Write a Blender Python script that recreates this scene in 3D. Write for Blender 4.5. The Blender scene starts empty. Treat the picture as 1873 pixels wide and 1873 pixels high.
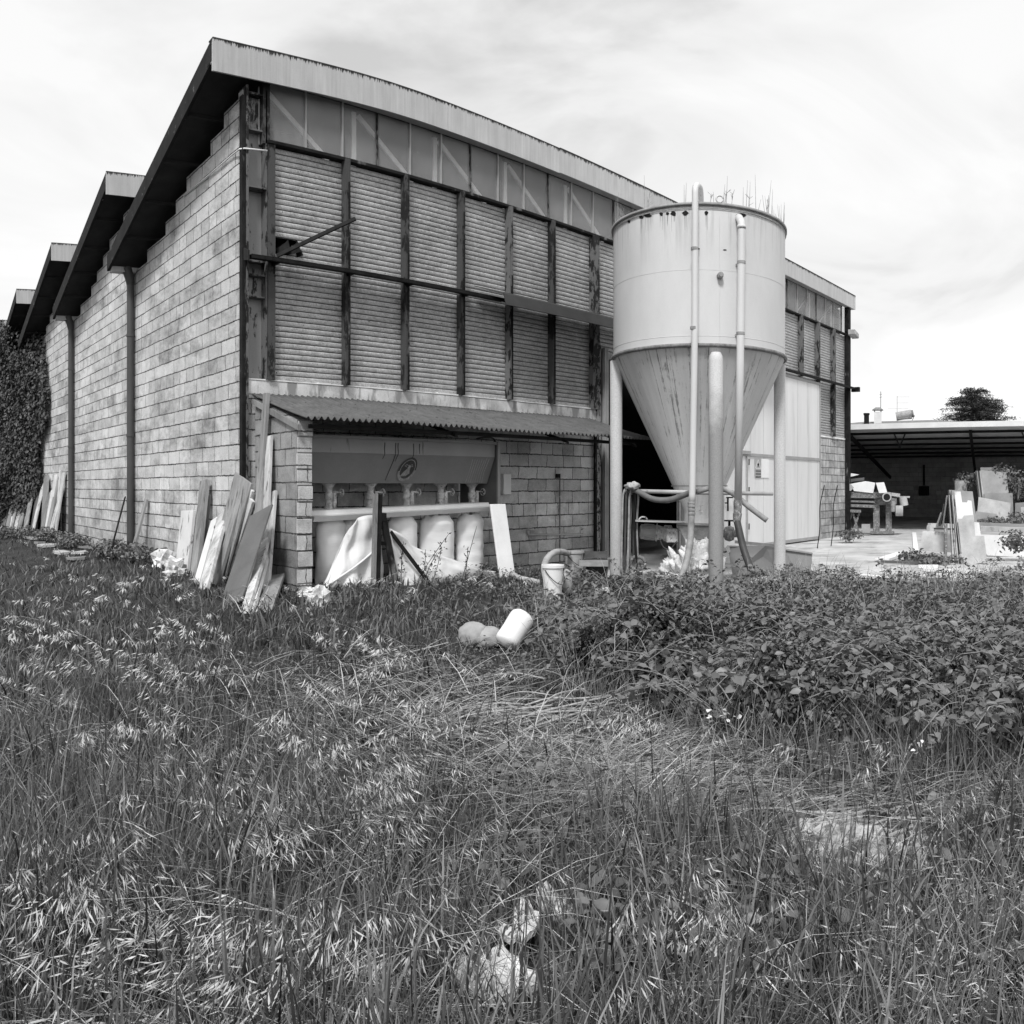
import bpy, bmesh, math, random
import numpy as np
from mathutils import Vector, Matrix, noise as mnoise

SC = bpy.context.scene
COL = SC.collection
R = math.radians
random.seed(7)
rng = np.random.default_rng(7)

# ------------------------------------------------------------------ camera
# The photograph is a stitched cylindrical panorama (verticals stay straight, the eaves
# bend), so the camera is a real central-cylindrical one.  World axes follow the factory:
# X runs along its facade, Y away from the camera through the facade.
F, YH, X0, H = 1530.0, 890.0, -240.0, 1.5     # pixels per radian, horizon row, facade normal column, eye height
cd = bpy.data.cameras.new('camera')
cam = bpy.data.objects.new('camera', cd)
COL.objects.link(cam)
SC.camera = cam
cam.location = (0, 0, H)
cam.rotation_euler = (R(90), 0, -(936.5 - X0) / F)
cd.type = 'PANO'
cd.panorama_type = 'CENTRAL_CYLINDRICAL'
cd.central_cylindrical_range_u_min = -936.5 / F
cd.central_cylindrical_range_u_max = 936.5 / F
cd.central_cylindrical_range_v_min = -(1873 - YH) / F
cd.central_cylindrical_range_v_max = YH / F
cd.clip_start = 0.05
cd.clip_end = 3000

# ------------------------------------------------------------------ world: bright broken overcast
SUN_EL, SUN_AZ = R(52), R(238)       # azimuth measured from +Y clockwise towards +X
w = bpy.data.worlds.new('World')
SC.world = w
w.use_nodes = True
nt = w.node_tree
for n in list(nt.nodes): nt.nodes.remove(n)
def wn(t, **k):
    n = nt.nodes.new(t)
    for a, b in k.items(): setattr(n, a, b)
    return n
sky = wn('ShaderNodeTexSky', sky_type='NISHITA', sun_disc=False)
sky.sun_elevation = SUN_EL
sky.sun_rotation = SUN_AZ
bw = wn('ShaderNodeRGBToBW')
nt.links.new(sky.outputs[0], bw.inputs[0])
mul = wn('ShaderNodeMath', operation='MULTIPLY'); mul.inputs[1].default_value = 0.02
nt.links.new(bw.outputs[0], mul.inputs[0])
tc = wn('ShaderNodeTexCoord')
mp = wn('ShaderNodeMapping'); mp.inputs['Scale'].default_value = (1.7, 1.7, 3.9); mp.inputs['Location'].default_value = (0.9, 0.3, 0.2)
nt.links.new(tc.outputs['Generated'], mp.inputs[0])
n1 = wn('ShaderNodeTexNoise'); n1.inputs['Scale'].default_value = 1.35; n1.inputs['Detail'].default_value = 7; n1.inputs['Roughness'].default_value = .52
n1.inputs['Distortion'].default_value = .6
nt.links.new(mp.outputs[0], n1.inputs['Vector'])
rp = wn('ShaderNodeValToRGB')
rp.color_ramp.elements[0].position = .34; rp.color_ramp.elements[0].color = (.41, .41, .41, 1)
rp.color_ramp.elements[1].position = .60; rp.color_ramp.elements[1].color = (.65, .65, .65, 1)
e = rp.color_ramp.elements.new(.47); e.color = (.575, .575, .575, 1)
nt.links.new(n1.outputs[0], rp.inputs[0])
add = wn('ShaderNodeMath', operation='ADD')
nt.links.new(rp.outputs[0], add.inputs[0]); nt.links.new(mul.outputs[0], add.inputs[1])
bg = wn('ShaderNodeBackground'); bg.inputs['Strength'].default_value = 1.0
nt.links.new(add.outputs[0], bg.inputs['Color'])
wo = wn('ShaderNodeOutputWorld')
nt.links.new(bg.outputs[0], wo.inputs[0])

sl = bpy.data.lights.new('sun', 'SUN')
sl.energy = 2.2; sl.angle = R(11)
sun = bpy.data.objects.new('sun', sl)
COL.objects.link(sun)
sd = Vector((math.sin(SUN_AZ) * math.cos(SUN_EL), math.cos(SUN_AZ) * math.cos(SUN_EL), math.sin(SUN_EL)))
sun.rotation_euler = sd.to_track_quat('Z', 'Y').to_euler()
sun.location = (-10, -10, 20)
SC.view_settings.view_transform = 'Standard'
SC.view_settings.look = 'None'
SC.view_settings.exposure = 0.5
SC.view_settings.gamma = 1
SC.render.film_transparent = False
SC.cycles.max_bounces = 6
SC.cycles.transparent_max_bounces = 8

# ------------------------------------------------------------------ placing helpers
def phi(x): return (x - X0) / F
def pY(x, y, Y):
    p = phi(x); return Vector((Y * math.tan(p), Y, H + (YH - y) / F * Y / math.cos(p)))
def pX(x, y, X):
    p = phi(x); return Vector((X, X / math.tan(p), H + (YH - y) / F * X / math.sin(p)))
def pD(x, y, d):
    p = phi(x); return Vector((d * math.sin(p), d * math.cos(p), H + (YH - y) / F * d))
def sstep(a, b, t):
    t = min(1, max(0, (t - a) / (b - a))); return t * t * (3 - 2 * t)
def gz(x, y):
    dx = max(4.73 - x, 0, x - 7.6); dy = max(8.2 - y, 0)
    s = 1 - sstep(0.2, 3.2, math.hypot(dx, dy))
    return 0.24 * s + 0.05 * (mnoise.noise(Vector((x * .5, y * .5, 3)))) * (1 - sstep(5, 9, y)) * (1 if x < 9 else .3)
def pG(x, y, dz=0.0):
    d = 8.0
    for _ in range(30):
        z = gz(d * math.sin(phi(x)), d * math.cos(phi(x))) + dz
        d = (H - z) * F / max(8, y - YH)
    return pD(x, y, d)

# ------------------------------------------------------------------ material helpers
class MT:
    def __init__(s, name):
        s.m = bpy.data.materials.new(name); s.m.use_nodes = True
        s.t = s.m.node_tree
        for n in list(s.t.nodes): s.t.nodes.remove(n)
        s.out = s.n('ShaderNodeOutputMaterial')
        s.tc = s.n('ShaderNodeTexCoord')
    def n(s, t, ins=None, **k):
        n = s.t.nodes.new(t)
        for a, b in k.items(): setattr(n, a, b)
        for a, b in (ins or {}).items():
            if isinstance(b, bpy.types.NodeSocket): s.t.links.new(b, n.inputs[a])
            else: n.inputs[a].default_value = b
        return n
    def math(s, op, a, b=0.0, clamp=False):
        return s.n('ShaderNodeMath', {0: a, 1: b}, operation=op, use_clamp=clamp).outputs[0]
    def noise(s, scale=5, detail=5, rough=.6, sc=(1, 1, 1), vec=None, dist=0, loc=(0, 0, 0)):
        m = s.n('ShaderNodeMapping', {'Vector': vec or s.tc.outputs['Object'], 'Scale': sc, 'Location': loc})
        return s.n('ShaderNodeTexNoise', {'Vector': m.outputs[0], 'Scale': scale, 'Detail': detail, 'Roughness': rough, 'Distortion': dist}).outputs[0]
    def ramp(s, v, a, b, lo=0.0, hi=1.0):
        return s.n('ShaderNodeMapRange', {'Value': v, 'From Min': a, 'From Max': b, 'To Min': lo, 'To Max': hi}, clamp=True).outputs[0]
    def mix(s, f, a, b):
        n = s.n('ShaderNodeMix', data_type='FLOAT')
        for i, v in ((0, f), (2, a), (3, b)):
            if isinstance(v, bpy.types.NodeSocket): s.t.links.new(v, n.inputs[i])
            else: n.inputs[i].default_value = v
        return n.outputs[0]
    def done(s, val, rough=.8, bump=None, bs=.3, bd=.01, metal=0.0, spec=.3, sub=0):
        b = s.n('ShaderNodeBsdfPrincipled')
        if isinstance(val, bpy.types.NodeSocket):
            c = s.n('ShaderNodeCombineColor', {0: val, 1: val, 2: val}); s.t.links.new(c.outputs[0], b.inputs['Base Color'])
        else: b.inputs['Base Color'].default_value = (val, val, val, 1)
        if isinstance(rough, bpy.types.NodeSocket): s.t.links.new(rough, b.inputs['Roughness'])
        else: b.inputs['Roughness'].default_value = rough
        b.inputs['Metallic'].default_value = metal
        b.inputs['Specular IOR Level'].default_value = spec
        if bump is not None:
            bn = s.n('ShaderNodeBump', {'Height': bump, 'Strength': bs, 'Distance': bd})
            s.t.links.new(bn.outputs[0], b.inputs['Normal'])
        s.t.links.new(b.outputs[0], s.out.inputs[0])
        return s.m

def simple(name, v, var=.25, scale=6, rough=.7, bump=.3, stretch=(1, 1, 1), metal=0, spec=.3, stain=None, fine=60, bd=.004):
    """weathered plain surface: broad mottling, fine grain, optional darker stains"""
    M = MT(name)
    a = M.noise(scale, 6, .6, stretch)
    f = M.noise(fine, 4, .7, stretch)
    k = M.math('ADD', M.ramp(a, .3, .7, 1 - var, 1 + var), M.ramp(f, .3, .7, -var * .4, var * .4))
    val = M.math('MULTIPLY', k, v)
    if stain:
        sv, amt, ssc, sst = stain
        s_ = M.noise(ssc, 7, .65, sst, loc=(3, 1, 7))
        val = M.mix(M.ramp(s_, 1 - amt - .04, 1 - amt + .04), val, sv)
    return M.done(val, rough, f, bump, bd, metal, spec)

def block_mat(name, axis, v=.36, bw_=.46, rh=.206, mort=.05, off=(0, 0, 0), warp=.016, stainlow=0.0, var=.14, streak=0.0):
    M = MT(name)
    sep = M.n('ShaderNodeSeparateXYZ', {0: M.tc.outputs['Object']})
    a, z = sep.outputs[axis], sep.outputs[2]
    d1 = M.noise(1.7, 3, .5); d2 = M.noise(9, 5, .7, loc=(5, 5, 5)); d3 = M.noise(34, 3, .6)
    wz = M.math('ADD', M.ramp(d1, .2, .8, -warp * .45, warp * .45), M.math('ADD', M.ramp(d2, .2, .8, -warp * .5, warp * .5), M.ramp(d3, .2, .8, -.004, .004)))
    d4 = M.noise(2.1, 3, .5, loc=(9, 2, 4)); d5 = M.noise(11, 5, .7, loc=(1, 8, 5))
    wa = M.math('ADD', M.ramp(d4, .2, .8, -warp * 2.0, warp * 2.0), M.ramp(d5, .2, .8, -warp, warp))
    u = M.math('ADD', M.math('ADD', a, wa), off[0]); zz = M.math('ADD', M.math('ADD', z, wz), off[1])
    cv = M.n('ShaderNodeCombineXYZ', {0: u, 1: zz, 2: 0.0})
    br = M.n('ShaderNodeTexBrick', {'Vector': cv.outputs[0], 'Color1': (0, 0, 0, 1), 'Color2': (1, 1, 1, 1), 'Mortar': (.5, .5, .5, 1), 'Scale': 1.0,
                                    'Mortar Size': .0065, 'Mortar Smooth': .3, 'Bias': 0.0, 'Brick Width': bw_, 'Row Height': rh})
    br.offset = .5; br.offset_frequency = 2; br.squash = .62; br.squash_frequency = 5
    tone = br.outputs[0]
    big = M.noise(.55, 6, .6); mid = M.noise(4.5, 6, .7); fin = M.noise(55, 4, .75); grit = M.noise(120, 3, .8)
    wear = M.ramp(M.noise(3.3, 5, .75, loc=(7, 7, 7)), .34, .50, .25, 1.0)
    head = M.math('MULTIPLY', br.outputs[1], wear)
    # bed joints: raked, ragged, of changing width
    fr_ = M.math('FRACT', M.math('ADD', M.math('DIVIDE', zz, rh), .5))
    dist = M.math('MULTIPLY', M.math('ABSOLUTE', M.math('SUBTRACT', fr_, .5)), rh)
    rag = M.noise(26, 5, .8, loc=(2, 2, 9))
    th = M.math('ADD', M.ramp(M.noise(2.3, 5, .75, loc=(4, 1, 4)), .38, .68, .0, .0065), M.ramp(rag, .35, .76, -.004, .0135))
    bed = M.ramp(M.math('SUBTRACT', dist, th), .0, .0035, 1.0, 0.0)
    fac = M.math('MAXIMUM', head, bed)
    pock = M.math('MULTIPLY', M.ramp(M.noise(30, 4, .7, loc=(1, 5, 5)), .66, .70), M.ramp(mid, .4, .6, .1, .8))
    k = M.math('ADD', M.ramp(tone, 0, 1, 1 - var, 1 + var * .7), M.ramp(big, .3, .7, -.20, .12))
    k = M.math('ADD', k, M.ramp(mid, .3, .7, -.15, .11)); k = M.math('ADD', k, M.ramp(fin, .25, .75, -.24, .2)); k = M.math('ADD', k, M.ramp(grit, .25, .75, -.22, .18))
    val = M.math('MULTIPLY', k, v)
    if stainlow:
        st = M.noise(1.7, 7, .75, (1, .6, 1.1), loc=(2, 3, 1))
        sm = M.math('MULTIPLY', M.ramp(st, .48, .66), stainlow)
        val = M.mix(sm, val, M.math('MULTIPLY', val, .45))
        row = M.n('ShaderNodeTexWhiteNoise', {'W': M.math('FLOOR', M.math('DIVIDE', zz, rh))}, noise_dimensions='1D').outputs[0]
        sm2 = M.math('MULTIPLY', M.math('MULTIPLY', M.ramp(row, .72, .78), M.ramp(M.noise(.9, 6, .75, loc=(6, 6, 2)), .46, .62)), stainlow)
        val = M.mix(sm2, val, M.math('MULTIPLY', val, .55))
    damp = M.math('MULTIPLY', M.ramp(M.math('ADD', sep.outputs[2], M.ramp(mid, .3, .7, -.5, .5)), .25, 1.3, 1.0, 0.0), .42)
    val = M.mix(damp, val, M.math('MULTIPLY', val, .45))
    if streak:
        st = M.noise(7, 6, .7, (1, 1, .16), loc=(2, 8, 1))
        val = M.mix(M.math('MULTIPLY', M.ramp(st, .44, .6), streak), val, M.math('MULTIPLY', val, .3))
    val = M.mix(pock, val, M.math('MULTIPLY', val, .3))
    val = M.mix(fac, val, M.math('MULTIPLY', mort, M.ramp(M.noise(2.0, 5, .8, loc=(3, 9, 3)), .35, .7, .5, 5.5)))
    h = M.math('SUBTRACT', M.math('ADD', M.math('MULTIPLY', fin, .3), M.math('MULTIPLY', mid, .4)), M.math('MULTIPLY', fac, 1.3))
    return M.done(val, .95, h, .9, .025, spec=.1)

def peel_mat(name, paint=.42, rust=.045, amt=.45, scale=7, stretch=(1, 1, .45)):
    M = MT(name)
    a = M.noise(scale, 8, .72, stretch); f = M.noise(70, 4, .7)
    sep = M.n('ShaderNodeSeparateXYZ', {0: M.tc.outputs['Object']})
    lz = M.noise(1.3, 2, .5)
    a2 = M.math('ADD', a, M.ramp(lz, .3, .7, -.08, .08))
    m = M.ramp(a2, amt, amt + .03)
    val = M.mix(m, M.math('MULTIPLY', paint, M.ramp(f, .2, .8, .8, 1.15)), M.math('MULTIPLY', rust, M.ramp(f, .2, .8, .5, 1.8)))
    return M.done(val, .75, M.math('SUBTRACT', f, m), .4, .004, spec=.3)

def leafy(name, lo, hi, trans=.25, rough=.55, spec=.35):
    M = MT(name)
    at = M.n('ShaderNodeAttribute', attribute_name='shade', attribute_type='GEOMETRY').outputs['Fac']
    val = M.ramp(at, 0, 1, lo, hi)
    c = M.n('ShaderNodeCombineColor', {0: val, 1: val, 2: val}).outputs[0]
    b = M.n('ShaderNodeBsdfPrincipled', {'Base Color': c, 'Roughness': rough, 'Specular IOR Level': spec})
    t = M.n('ShaderNodeBsdfTranslucent', {'Color': c})
    mx = M.n('ShaderNodeMixShader', {0: trans})
    M.t.links.new(b.outputs[0], mx.inputs[1]); M.t.links.new(t.outputs[0], mx.inputs[2])
    M.t.links.new(mx.outputs[0], M.out.inputs[0])
    return M.m

m_wallL = block_mat('grey_block_side', 1, v=.66, mort=.03, stainlow=.95, var=.13)
m_wallF = block_mat('grey_block_front', 0, mort=.03, var=.24, v=.68, bw_=.44, rh=.206, off=(.1, .02, 0), stainlow=.6)
m_pier = block_mat('pier_block', 1, mort=.03, v=.40, bw_=.46, off=(.2, .1, 0), stainlow=.5)
m_pierend = block_mat('pier_block_end', 0, mort=.05, v=.66, bw_=.9, off=(.33, .1, 0), warp=.02)
m_brickR = block_mat('stained_block', 0, mort=.04, v=.60, bw_=.42, off=(.1, .02, 0), stainlow=.9, streak=.5)
m_carwall = block_mat('carport_block', 1, mort=.08, v=.42, bw_=.46, rh=.22)
m_sill = simple('stained_concrete', .55, .35, 3, .95, .6, stain=(.27, .47, 5, (1, 1, .22)))
m_lip = simple('pale_lip', .78, .2, 5, .9, .4)
m_conc = simple('yard_concrete', .47, .3, 1.2, .95, .5, stain=(.26, .40, 1.6, (1, 1, 1)), fine=40)
m_soffit = simple('dark_soffit', .022, .4, 3, .8, .3, stretch=(1, 1, 1))
m_barge = simple('dark_barge', .014, .5, 4, .85, .4, stain=(.2, .33, 9, (1, 1, 1)))
m_peel = peel_mat('peeling_post', .07, .012, .50)
m_peel2 = peel_mat('rusty_column', .14, .012, .50, 9)
m_darksteel = simple('dark_steel', .012, .6, 9, .7, .4, spec=.15)
m_blackst = simple('black_post', .014, .6, 6, .75, .3, spec=.15, stain=(.16, .36, 5, (1, 1, .3)))
m_pipe = simple('grey_downpipe', .06, .25, 2, .5, .1, stretch=(1, 1, .3), spec=.5)
m_white = simple('white_plastic', .78, .08, 3, .6, .2)
m_whitedirty = simple('dirty_white', .60, .2, 4, .8, .4, stain=(.30, .35, 7, (1, 1, .4)))
m_pale = simple('pale_board', .52, .4, 5, .85, .6, stretch=(1.6, 1.6, .12), stain=(.14, .37, 14, (1, 1, .15)))
m_midboard = simple('grey_board', .28, .4, 5, .85, .6, stretch=(1.6, 1.6, .12), stain=(.09, .37, 12, (1, 1, .15)))
m_darkboard = simple('dark_board', .11, .25, 2, .55, .2, spec=.4)
m_woodgrey = simple('weathered_wood', .24, .4, 5, .9, .6, stretch=(1, 1, .12), fine=90, stain=(.06, .34, 10, (1, 1, .2)))
m_marble = simple('cracked_marble', .66, .1, 3, .6, .4, stain=(.10, .36, 9, (1, 1, .3)))
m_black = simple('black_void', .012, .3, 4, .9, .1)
m_rubber = simple('black_rubber', .05, .3, 8, .55, .3, spec=.4)
m_hose = simple('grey_hose', .30, .3, 9, .7, .5)
m_box = simple('dark_carton', .06, .4, 6, .9, .4)
m_cardp = simple('pale_carton', .20, .25, 6, .9, .4)
m_iron = simple('cast_iron', .16, .5, 16, .65, .6, stain=(.45, .40, 24, (1, 1, 1)), spec=.4)
m_ironlt = simple('pale_cast', .50, .45, 16, .65, .6, stain=(.08, .38, 24, (1, 1, 1)), spec=.4)
m_roofc = simple('fibre_cement', .11, .25, 5, .95, .4, fine=70, stain=(.05, .36, 12, (1, 1, 1)))

def fascia_mat():
    M = MT('fascia_sheet')
    st = M.noise(26, 5, .7, (1, 1, .03)); st2 = M.noise(5, 5, .6, (1, 1, .25)); f = M.noise(80, 3, .6)
    v = M.math('MULTIPLY', .52, M.math('ADD', M.ramp(st, .3, .7, .88, 1.07), M.ramp(st2, .3, .7, -.10, .10)))
    sep = M.n('ShaderNodeSeparateXYZ', {0: M.tc.outputs['Object']})
    fr = M.noise(45, 4, .8, (1, 1, .02), loc=(4, 4, 4))
    z = M.math('ADD', sep.outputs[2], M.ramp(fr, .42, .7, 0, .075))
    xo = M.n('ShaderNodeMapRange', {'Value': sep.outputs[0], 'From Min': -.51, 'From Max': 2.87, 'To Min': 0.0, 'To Max': .10}, clamp=True, interpolation_type='SMOOTHSTEP').outputs[0]
    z = M.math('SUBTRACT', z, xo)
    v = M.mix(M.ramp(z, 7.168, 7.176), v, .05)
    v = M.math('MULTIPLY', v, M.ramp(f, .2, .8, .92, 1.08))
    return M.done(v, .8, st, .3, .004)
m_fascia = fascia_mat()

def shutter_mat():
    M = MT('galvanised_shutter')
    sp = M.n('ShaderNodeTexVoronoi', {'Vector': M.tc.outputs['Object'], 'Scale': 42.0}).outputs['Color']
    g = M.n('ShaderNodeSeparateColor', {0: sp}).outputs[0]
    b = M.noise(1.2, 6, .65); m_ = M.noise(6, 6, .7, (1, 1, 2.2)); f = M.noise(60, 4, .8)
    k = M.math('ADD', M.ramp(g, 0, 1, .84, 1.14), M.ramp(b, .3, .7, -.2, .2))
    k = M.math('ADD', k, M.ramp(m_, .3, .7, -.2, .24)); k = M.math('ADD', k, M.ramp(f, .25, .75, -.36, .36))
    k = M.math('ADD', k, M.ramp(M.noise(110, 3, .8, (1, 1, .5), loc=(5, 1, 2)), .3, .7, -.3, .3))
    v = M.math('MULTIPLY', k, .41)
    hole = M.ramp(M.noise(24, 2, .4, loc=(8, 1, 2)), .765, .775)
    v = M.mix(hole, v, .02)
    return M.done(v, M.ramp(g, 0, 1, .45, .65), f, .25, .003, metal=.15, spec=.4)
m_shut = shutter_mat()

def pane_mat():
    M = MT('milky_pane')
    b = M.noise(1.4, 5, .6, (1, 1, .5)); f = M.noise(22, 5, .7, (1, 1, .25))
    v = M.math('MULTIPLY', .50, M.math('ADD', M.ramp(b, .3, .7, .82, 1.16), M.ramp(f, .3, .7, -.07, .07)))
    c = M.n('ShaderNodeCombineColor', {0: v, 1: v, 2: v}).outputs[0]
    p = M.n('ShaderNodeBsdfPrincipled', {'Base Color': c, 'Roughness': .42, 'Specular IOR Level': .45})
    t = M.n('ShaderNodeBsdfTransparent', {'Color': (1, 1, 1, 1)})
    mx = M.n('ShaderNodeMixShader', {0: .70})
    M.t.links.new(p.outputs[0], mx.inputs[1]); M.t.links.new(t.outputs[0], mx.inputs[2])
    M.t.links.new(mx.outputs[0], M.out.inputs[0])
    return M.m
m_pane = pane_mat()

def silo_mat():
    M = MT('silo_paint')
    b = M.noise(1.3, 6, .6, (1, 1, .5)); f = M.noise(50, 4, .7); s1 = M.noise(9, 6, .7, (1, 1, .06))
    v = M.math('MULTIPLY', .64, M.math('ADD', M.ramp(b, .3, .7, .9, 1.06), M.ramp(f, .2, .8, -.035, .035)))
    sep = M.n('ShaderNodeSeparateXYZ', {0: M.tc.outputs['Object']})
    z = sep.outputs[2]
    top = M.ramp(z, 4.75, 5.5)                                        # rust runs below the rim
    v = M.mix(M.math('MULTIPLY', M.ramp(s1, .50, .66), M.math('MULTIPLY', top, .55)), v, .24)
    return M.done(v, .5, f, .1, .003, spec=.4)
m_silo = silo_mat()
def cone_mat():
    M = MT('silo_cone_paint')
    # rays down the cone: use the angle about the axis
    sep = M.n('ShaderNodeSeparateXYZ', {0: M.tc.outputs['Object']})
    ang = M.math('ARCTAN2', sep.outputs[1], sep.outputs[0])
    cv = M.n('ShaderNodeCombineXYZ', {0: ang, 1: M.math('MULTIPLY', sep.outputs[2], .03), 2: 0.0}).outputs[0]
    s1 = M.noise(7, 7, .75, vec=cv); s2 = M.noise(16, 7, .8, vec=cv, loc=(3, 3, 3)); f = M.noise(40, 4, .7)
    brk = M.noise(7, 6, .7)
    v = M.math('MULTIPLY', .62, M.math('ADD', M.ramp(s1, .3, .7, .86, 1.08), M.ramp(f, .2, .8, -.06, .06)))
    hi = M.ramp(sep.outputs[2], 1.2, 3.5, .55, 1.0)
    m = M.math('MULTIPLY', M.ramp(M.math('ADD', s2, M.ramp(brk, .3, .7, -.06, .06)), .55, .62), hi)
    v = M.mix(M.math('MULTIPLY', m, .85), v, .09)
    return M.done(v, .55, f, .1, .003)
m_cone = cone_mat()
def leg_mat(name, lo, hi, z0, z1):
    M = MT(name)
    sep = M.n('ShaderNodeSeparateXYZ', {0: M.tc.outputs['Object']})
    f = M.noise(55, 5, .8); b = M.noise(3, 5, .6)
    k = M.math('ADD', sep.outputs[2], M.ramp(b, .3, .7, -.25, .25))
    v = M.math('MULTIPLY', M.mix(M.ramp(k, z0, z1), lo, hi), M.ramp(f, .25, .75, .72, 1.22))
    return M.done(v, .65, f, .15, .003)
m_leg = leg_mat('leg_paint', .50, .62, .5, 2.0)
m_legd = leg_mat('leg_paint_stained', .30, .64, 2.25, 2.9)
m_door = simple('white_door', .70, .06, 1.5, .5, .05, stretch=(2, 2, .25), stain=(.62, .42, 1.4, (2, 2, .2)), spec=.4)
m_doorfr = simple('door_frame', .34, .15, 6, .6, .2)
m_bag = None
def bag_mat():
    M = MT('white_filter_cloth')
    wv = M.noise(6, 4, .6, (1, 1, 14)); f = M.noise(60, 3, .6); b = M.noise(2, 5, .6)
    v = M.math('MULTIPLY', .90, M.math('ADD', M.ramp(b, .3, .7, .93, 1.04), M.ramp(wv, .3, .7, -.04, .03)))
    return M.done(v, .9, wv, .25, .012, spec=.1)
m_bag = bag_mat()
m_tarp = simple('white_tarp', .74, .06, 3, .75, .2, stain=(.55, .33, 6, (1, 1, 1)))
m_tank = simple('blue_grey_tank', .20, .12, 2, .5, .15, spec=.4, fine=40, stain=(.30, .31, 7, (1, 1, .25)))
m_tankup = simple('tank_upper', .28, .12, 2, .5, .15, spec=.4, stain=(.10, .33, 8, (1, 1, .25)))
m_drip = simple('rust_drip', .03, .3, 9, .8, .2)
m_emb = simple('emblem_ground', .05, .3, 20, .6, .3)
m_emblt = simple('emblem_relief', .26, .3, 30, .6, .4)
m_cloth = simple('rag', .42, .35, 12, .95, .6)
m_plaster = simple('white_plaster', .70, .3, 6, .95, .9, stain=(.45, .35, 14, (1, 1, 1)), fine=30, bd=.02)
m_graysack = simple('grey_sack', .34, .12, 6, .7, .4)
m_slab = simple('pale_slab', .42, .25, 3, .7, .3, stain=(.20, .36, 3, (1, 1, .5)))
m_slabw = simple('white_slab', .62, .12, 3, .6, .2, stain=(.36, .36, 3, (1, 1, .5)))
m_slabg = simple('grey_slab', .27, .18, 3, .7, .2)
m_slabd = simple('dark_slab', .06, .3, 3, .7, .2)
m_tile = simple('roof_tiles', .20, .4, 8, .9, .5)
m_plasterw = simple('house_plaster', .62, .1, 3, .9, .2)
m_twig = simple('dry_twig', .26, .4, 20, .9, .3)

# ------------------------------------------------------------------ mesh helpers
class MB:
    def __init__(s): s.v = []; s.f = []
    def add(s, vs, fs):
        o = len(s.v); s.v += [tuple(v) for v in vs]; s.f += [tuple(i + o for i in f) for f in fs]; return s
    def box(s, x0, x1, y0, y1, z0, z1):
        return s.add([(x0, y0, z0), (x1, y0, z0), (x1, y1, z0), (x0, y1, z0), (x0, y0, z1), (x1, y0, z1), (x1, y1, z1), (x0, y1, z1)],
                     [(0, 3, 2, 1), (4, 5, 6, 7), (0, 1, 5, 4), (1, 2, 6, 5), (2, 3, 7, 6), (3, 0, 4, 7)])
    def hexa(s, p):   # 8 points: bottom 4 then top 4
        return s.add(p, [(0, 3, 2, 1), (4, 5, 6, 7), (0, 1, 5, 4), (1, 2, 6, 5), (2, 3, 7, 6), (3, 0, 4, 7)])
    def bar(s, a, b, wv, tv):   # beam from a to b, width vector, thickness vector
        a, b, wv, tv = Vector(a), Vector(b), Vector(wv) / 2, Vector(tv) / 2
        return s.hexa([a - wv - tv, a + wv - tv, a + wv + tv, a - wv + tv, b - wv - tv, b + wv - tv, b + wv + tv, b - wv + tv])
    def poly(s, pts, th):       # extruded outline
        n = len(pts); th = Vector(th); P = [Vector(p) for p in pts]
        return s.add(P + [p + th for p in P], [tuple(range(n)), tuple(range(2 * n - 1, n - 1, -1))] + [(i, i + n, (i + 1) % n + n, (i + 1) % n) for i in range(n)])
    def tube(s, pts, r, n=10, caps=True):
        P = [Vector(p) for p in pts]; k = len(P); rr = r if hasattr(r, '__len__') else [r] * k
        up = None; vs = []
        for i, p in enumerate(P):
            t = (P[min(i + 1, k - 1)] - P[max(i - 1, 0)]).normalized()
            if up is None: up = t.orthogonal().normalized()
            up = (up - t * up.dot(t)).normalized(); sd_ = t.cross(up)
            for j in range(n):
                a = 2 * math.pi * j / n; vs.append(p + (up * math.cos(a) + sd_ * math.sin(a)) * rr[i])
        fs = [(i * n + j, i * n + (j + 1) % n, (i + 1) * n + (j + 1) % n, (i + 1) * n + j) for i in range(k - 1) for j in range(n)]
        if caps: fs += [tuple(range(n - 1, -1, -1)), tuple((k - 1) * n + j for j in range(n))]
        return s.add(vs, fs)
    def lathe(s, c, prof, n=32, a0=0, caps=True):   # prof: (r,z)
        vs = [(c[0] + r * math.cos(a0 + 2 * math.pi * j / n), c[1] + r * math.sin(a0 + 2 * math.pi * j / n), c[2] + z) for r, z in prof for j in range(n)]
        k = len(prof)
        fs = [(i * n + j, i * n + (j + 1) % n, (i + 1) * n + (j + 1) % n, (i + 1) * n + j) for i in range(k - 1) for j in range(n)]
        if caps: fs += [tuple(range(n - 1, -1, -1)), tuple((k - 1) * n + j for j in range(n))]
        return s.add(vs, fs)
    def grid(s, fn, nu, nv):
        vs = [fn(i / nu, j / nv) for i in range(nu + 1) for j in range(nv + 1)]
        return s.add(vs, [(i * (nv + 1) + j, (i + 1) * (nv + 1) + j, (i + 1) * (nv + 1) + j + 1, i * (nv + 1) + j + 1) for i in range(nu) for j in range(nv)])
    def blob(s, c, rad, amp=.25, fr=1.5, sub=3, seed=0, flat=None):
        bm = bmesh.new(); bmesh.ops.create_icosphere(bm, subdivisions=sub, radius=1)
        vs = []
        for v in bm.verts:
            k = 1 + amp * mnoise.fractal(v.co * fr + Vector((seed, seed * 2.3, 1)), 1, 2, 4)
            q = Vector((v.co.x * rad[0] * k, v.co.y * rad[1] * k, v.co.z * rad[2] * k))
            if flat is not None: q.z = max(q.z, flat)
            vs.append(q + Vector(c))
        fs = [tuple(v.index for v in f.verts) for f in bm.faces]; bm.free()
        return s.add(vs, fs)
def link(o): COL.objects.link(o); return o
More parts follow.
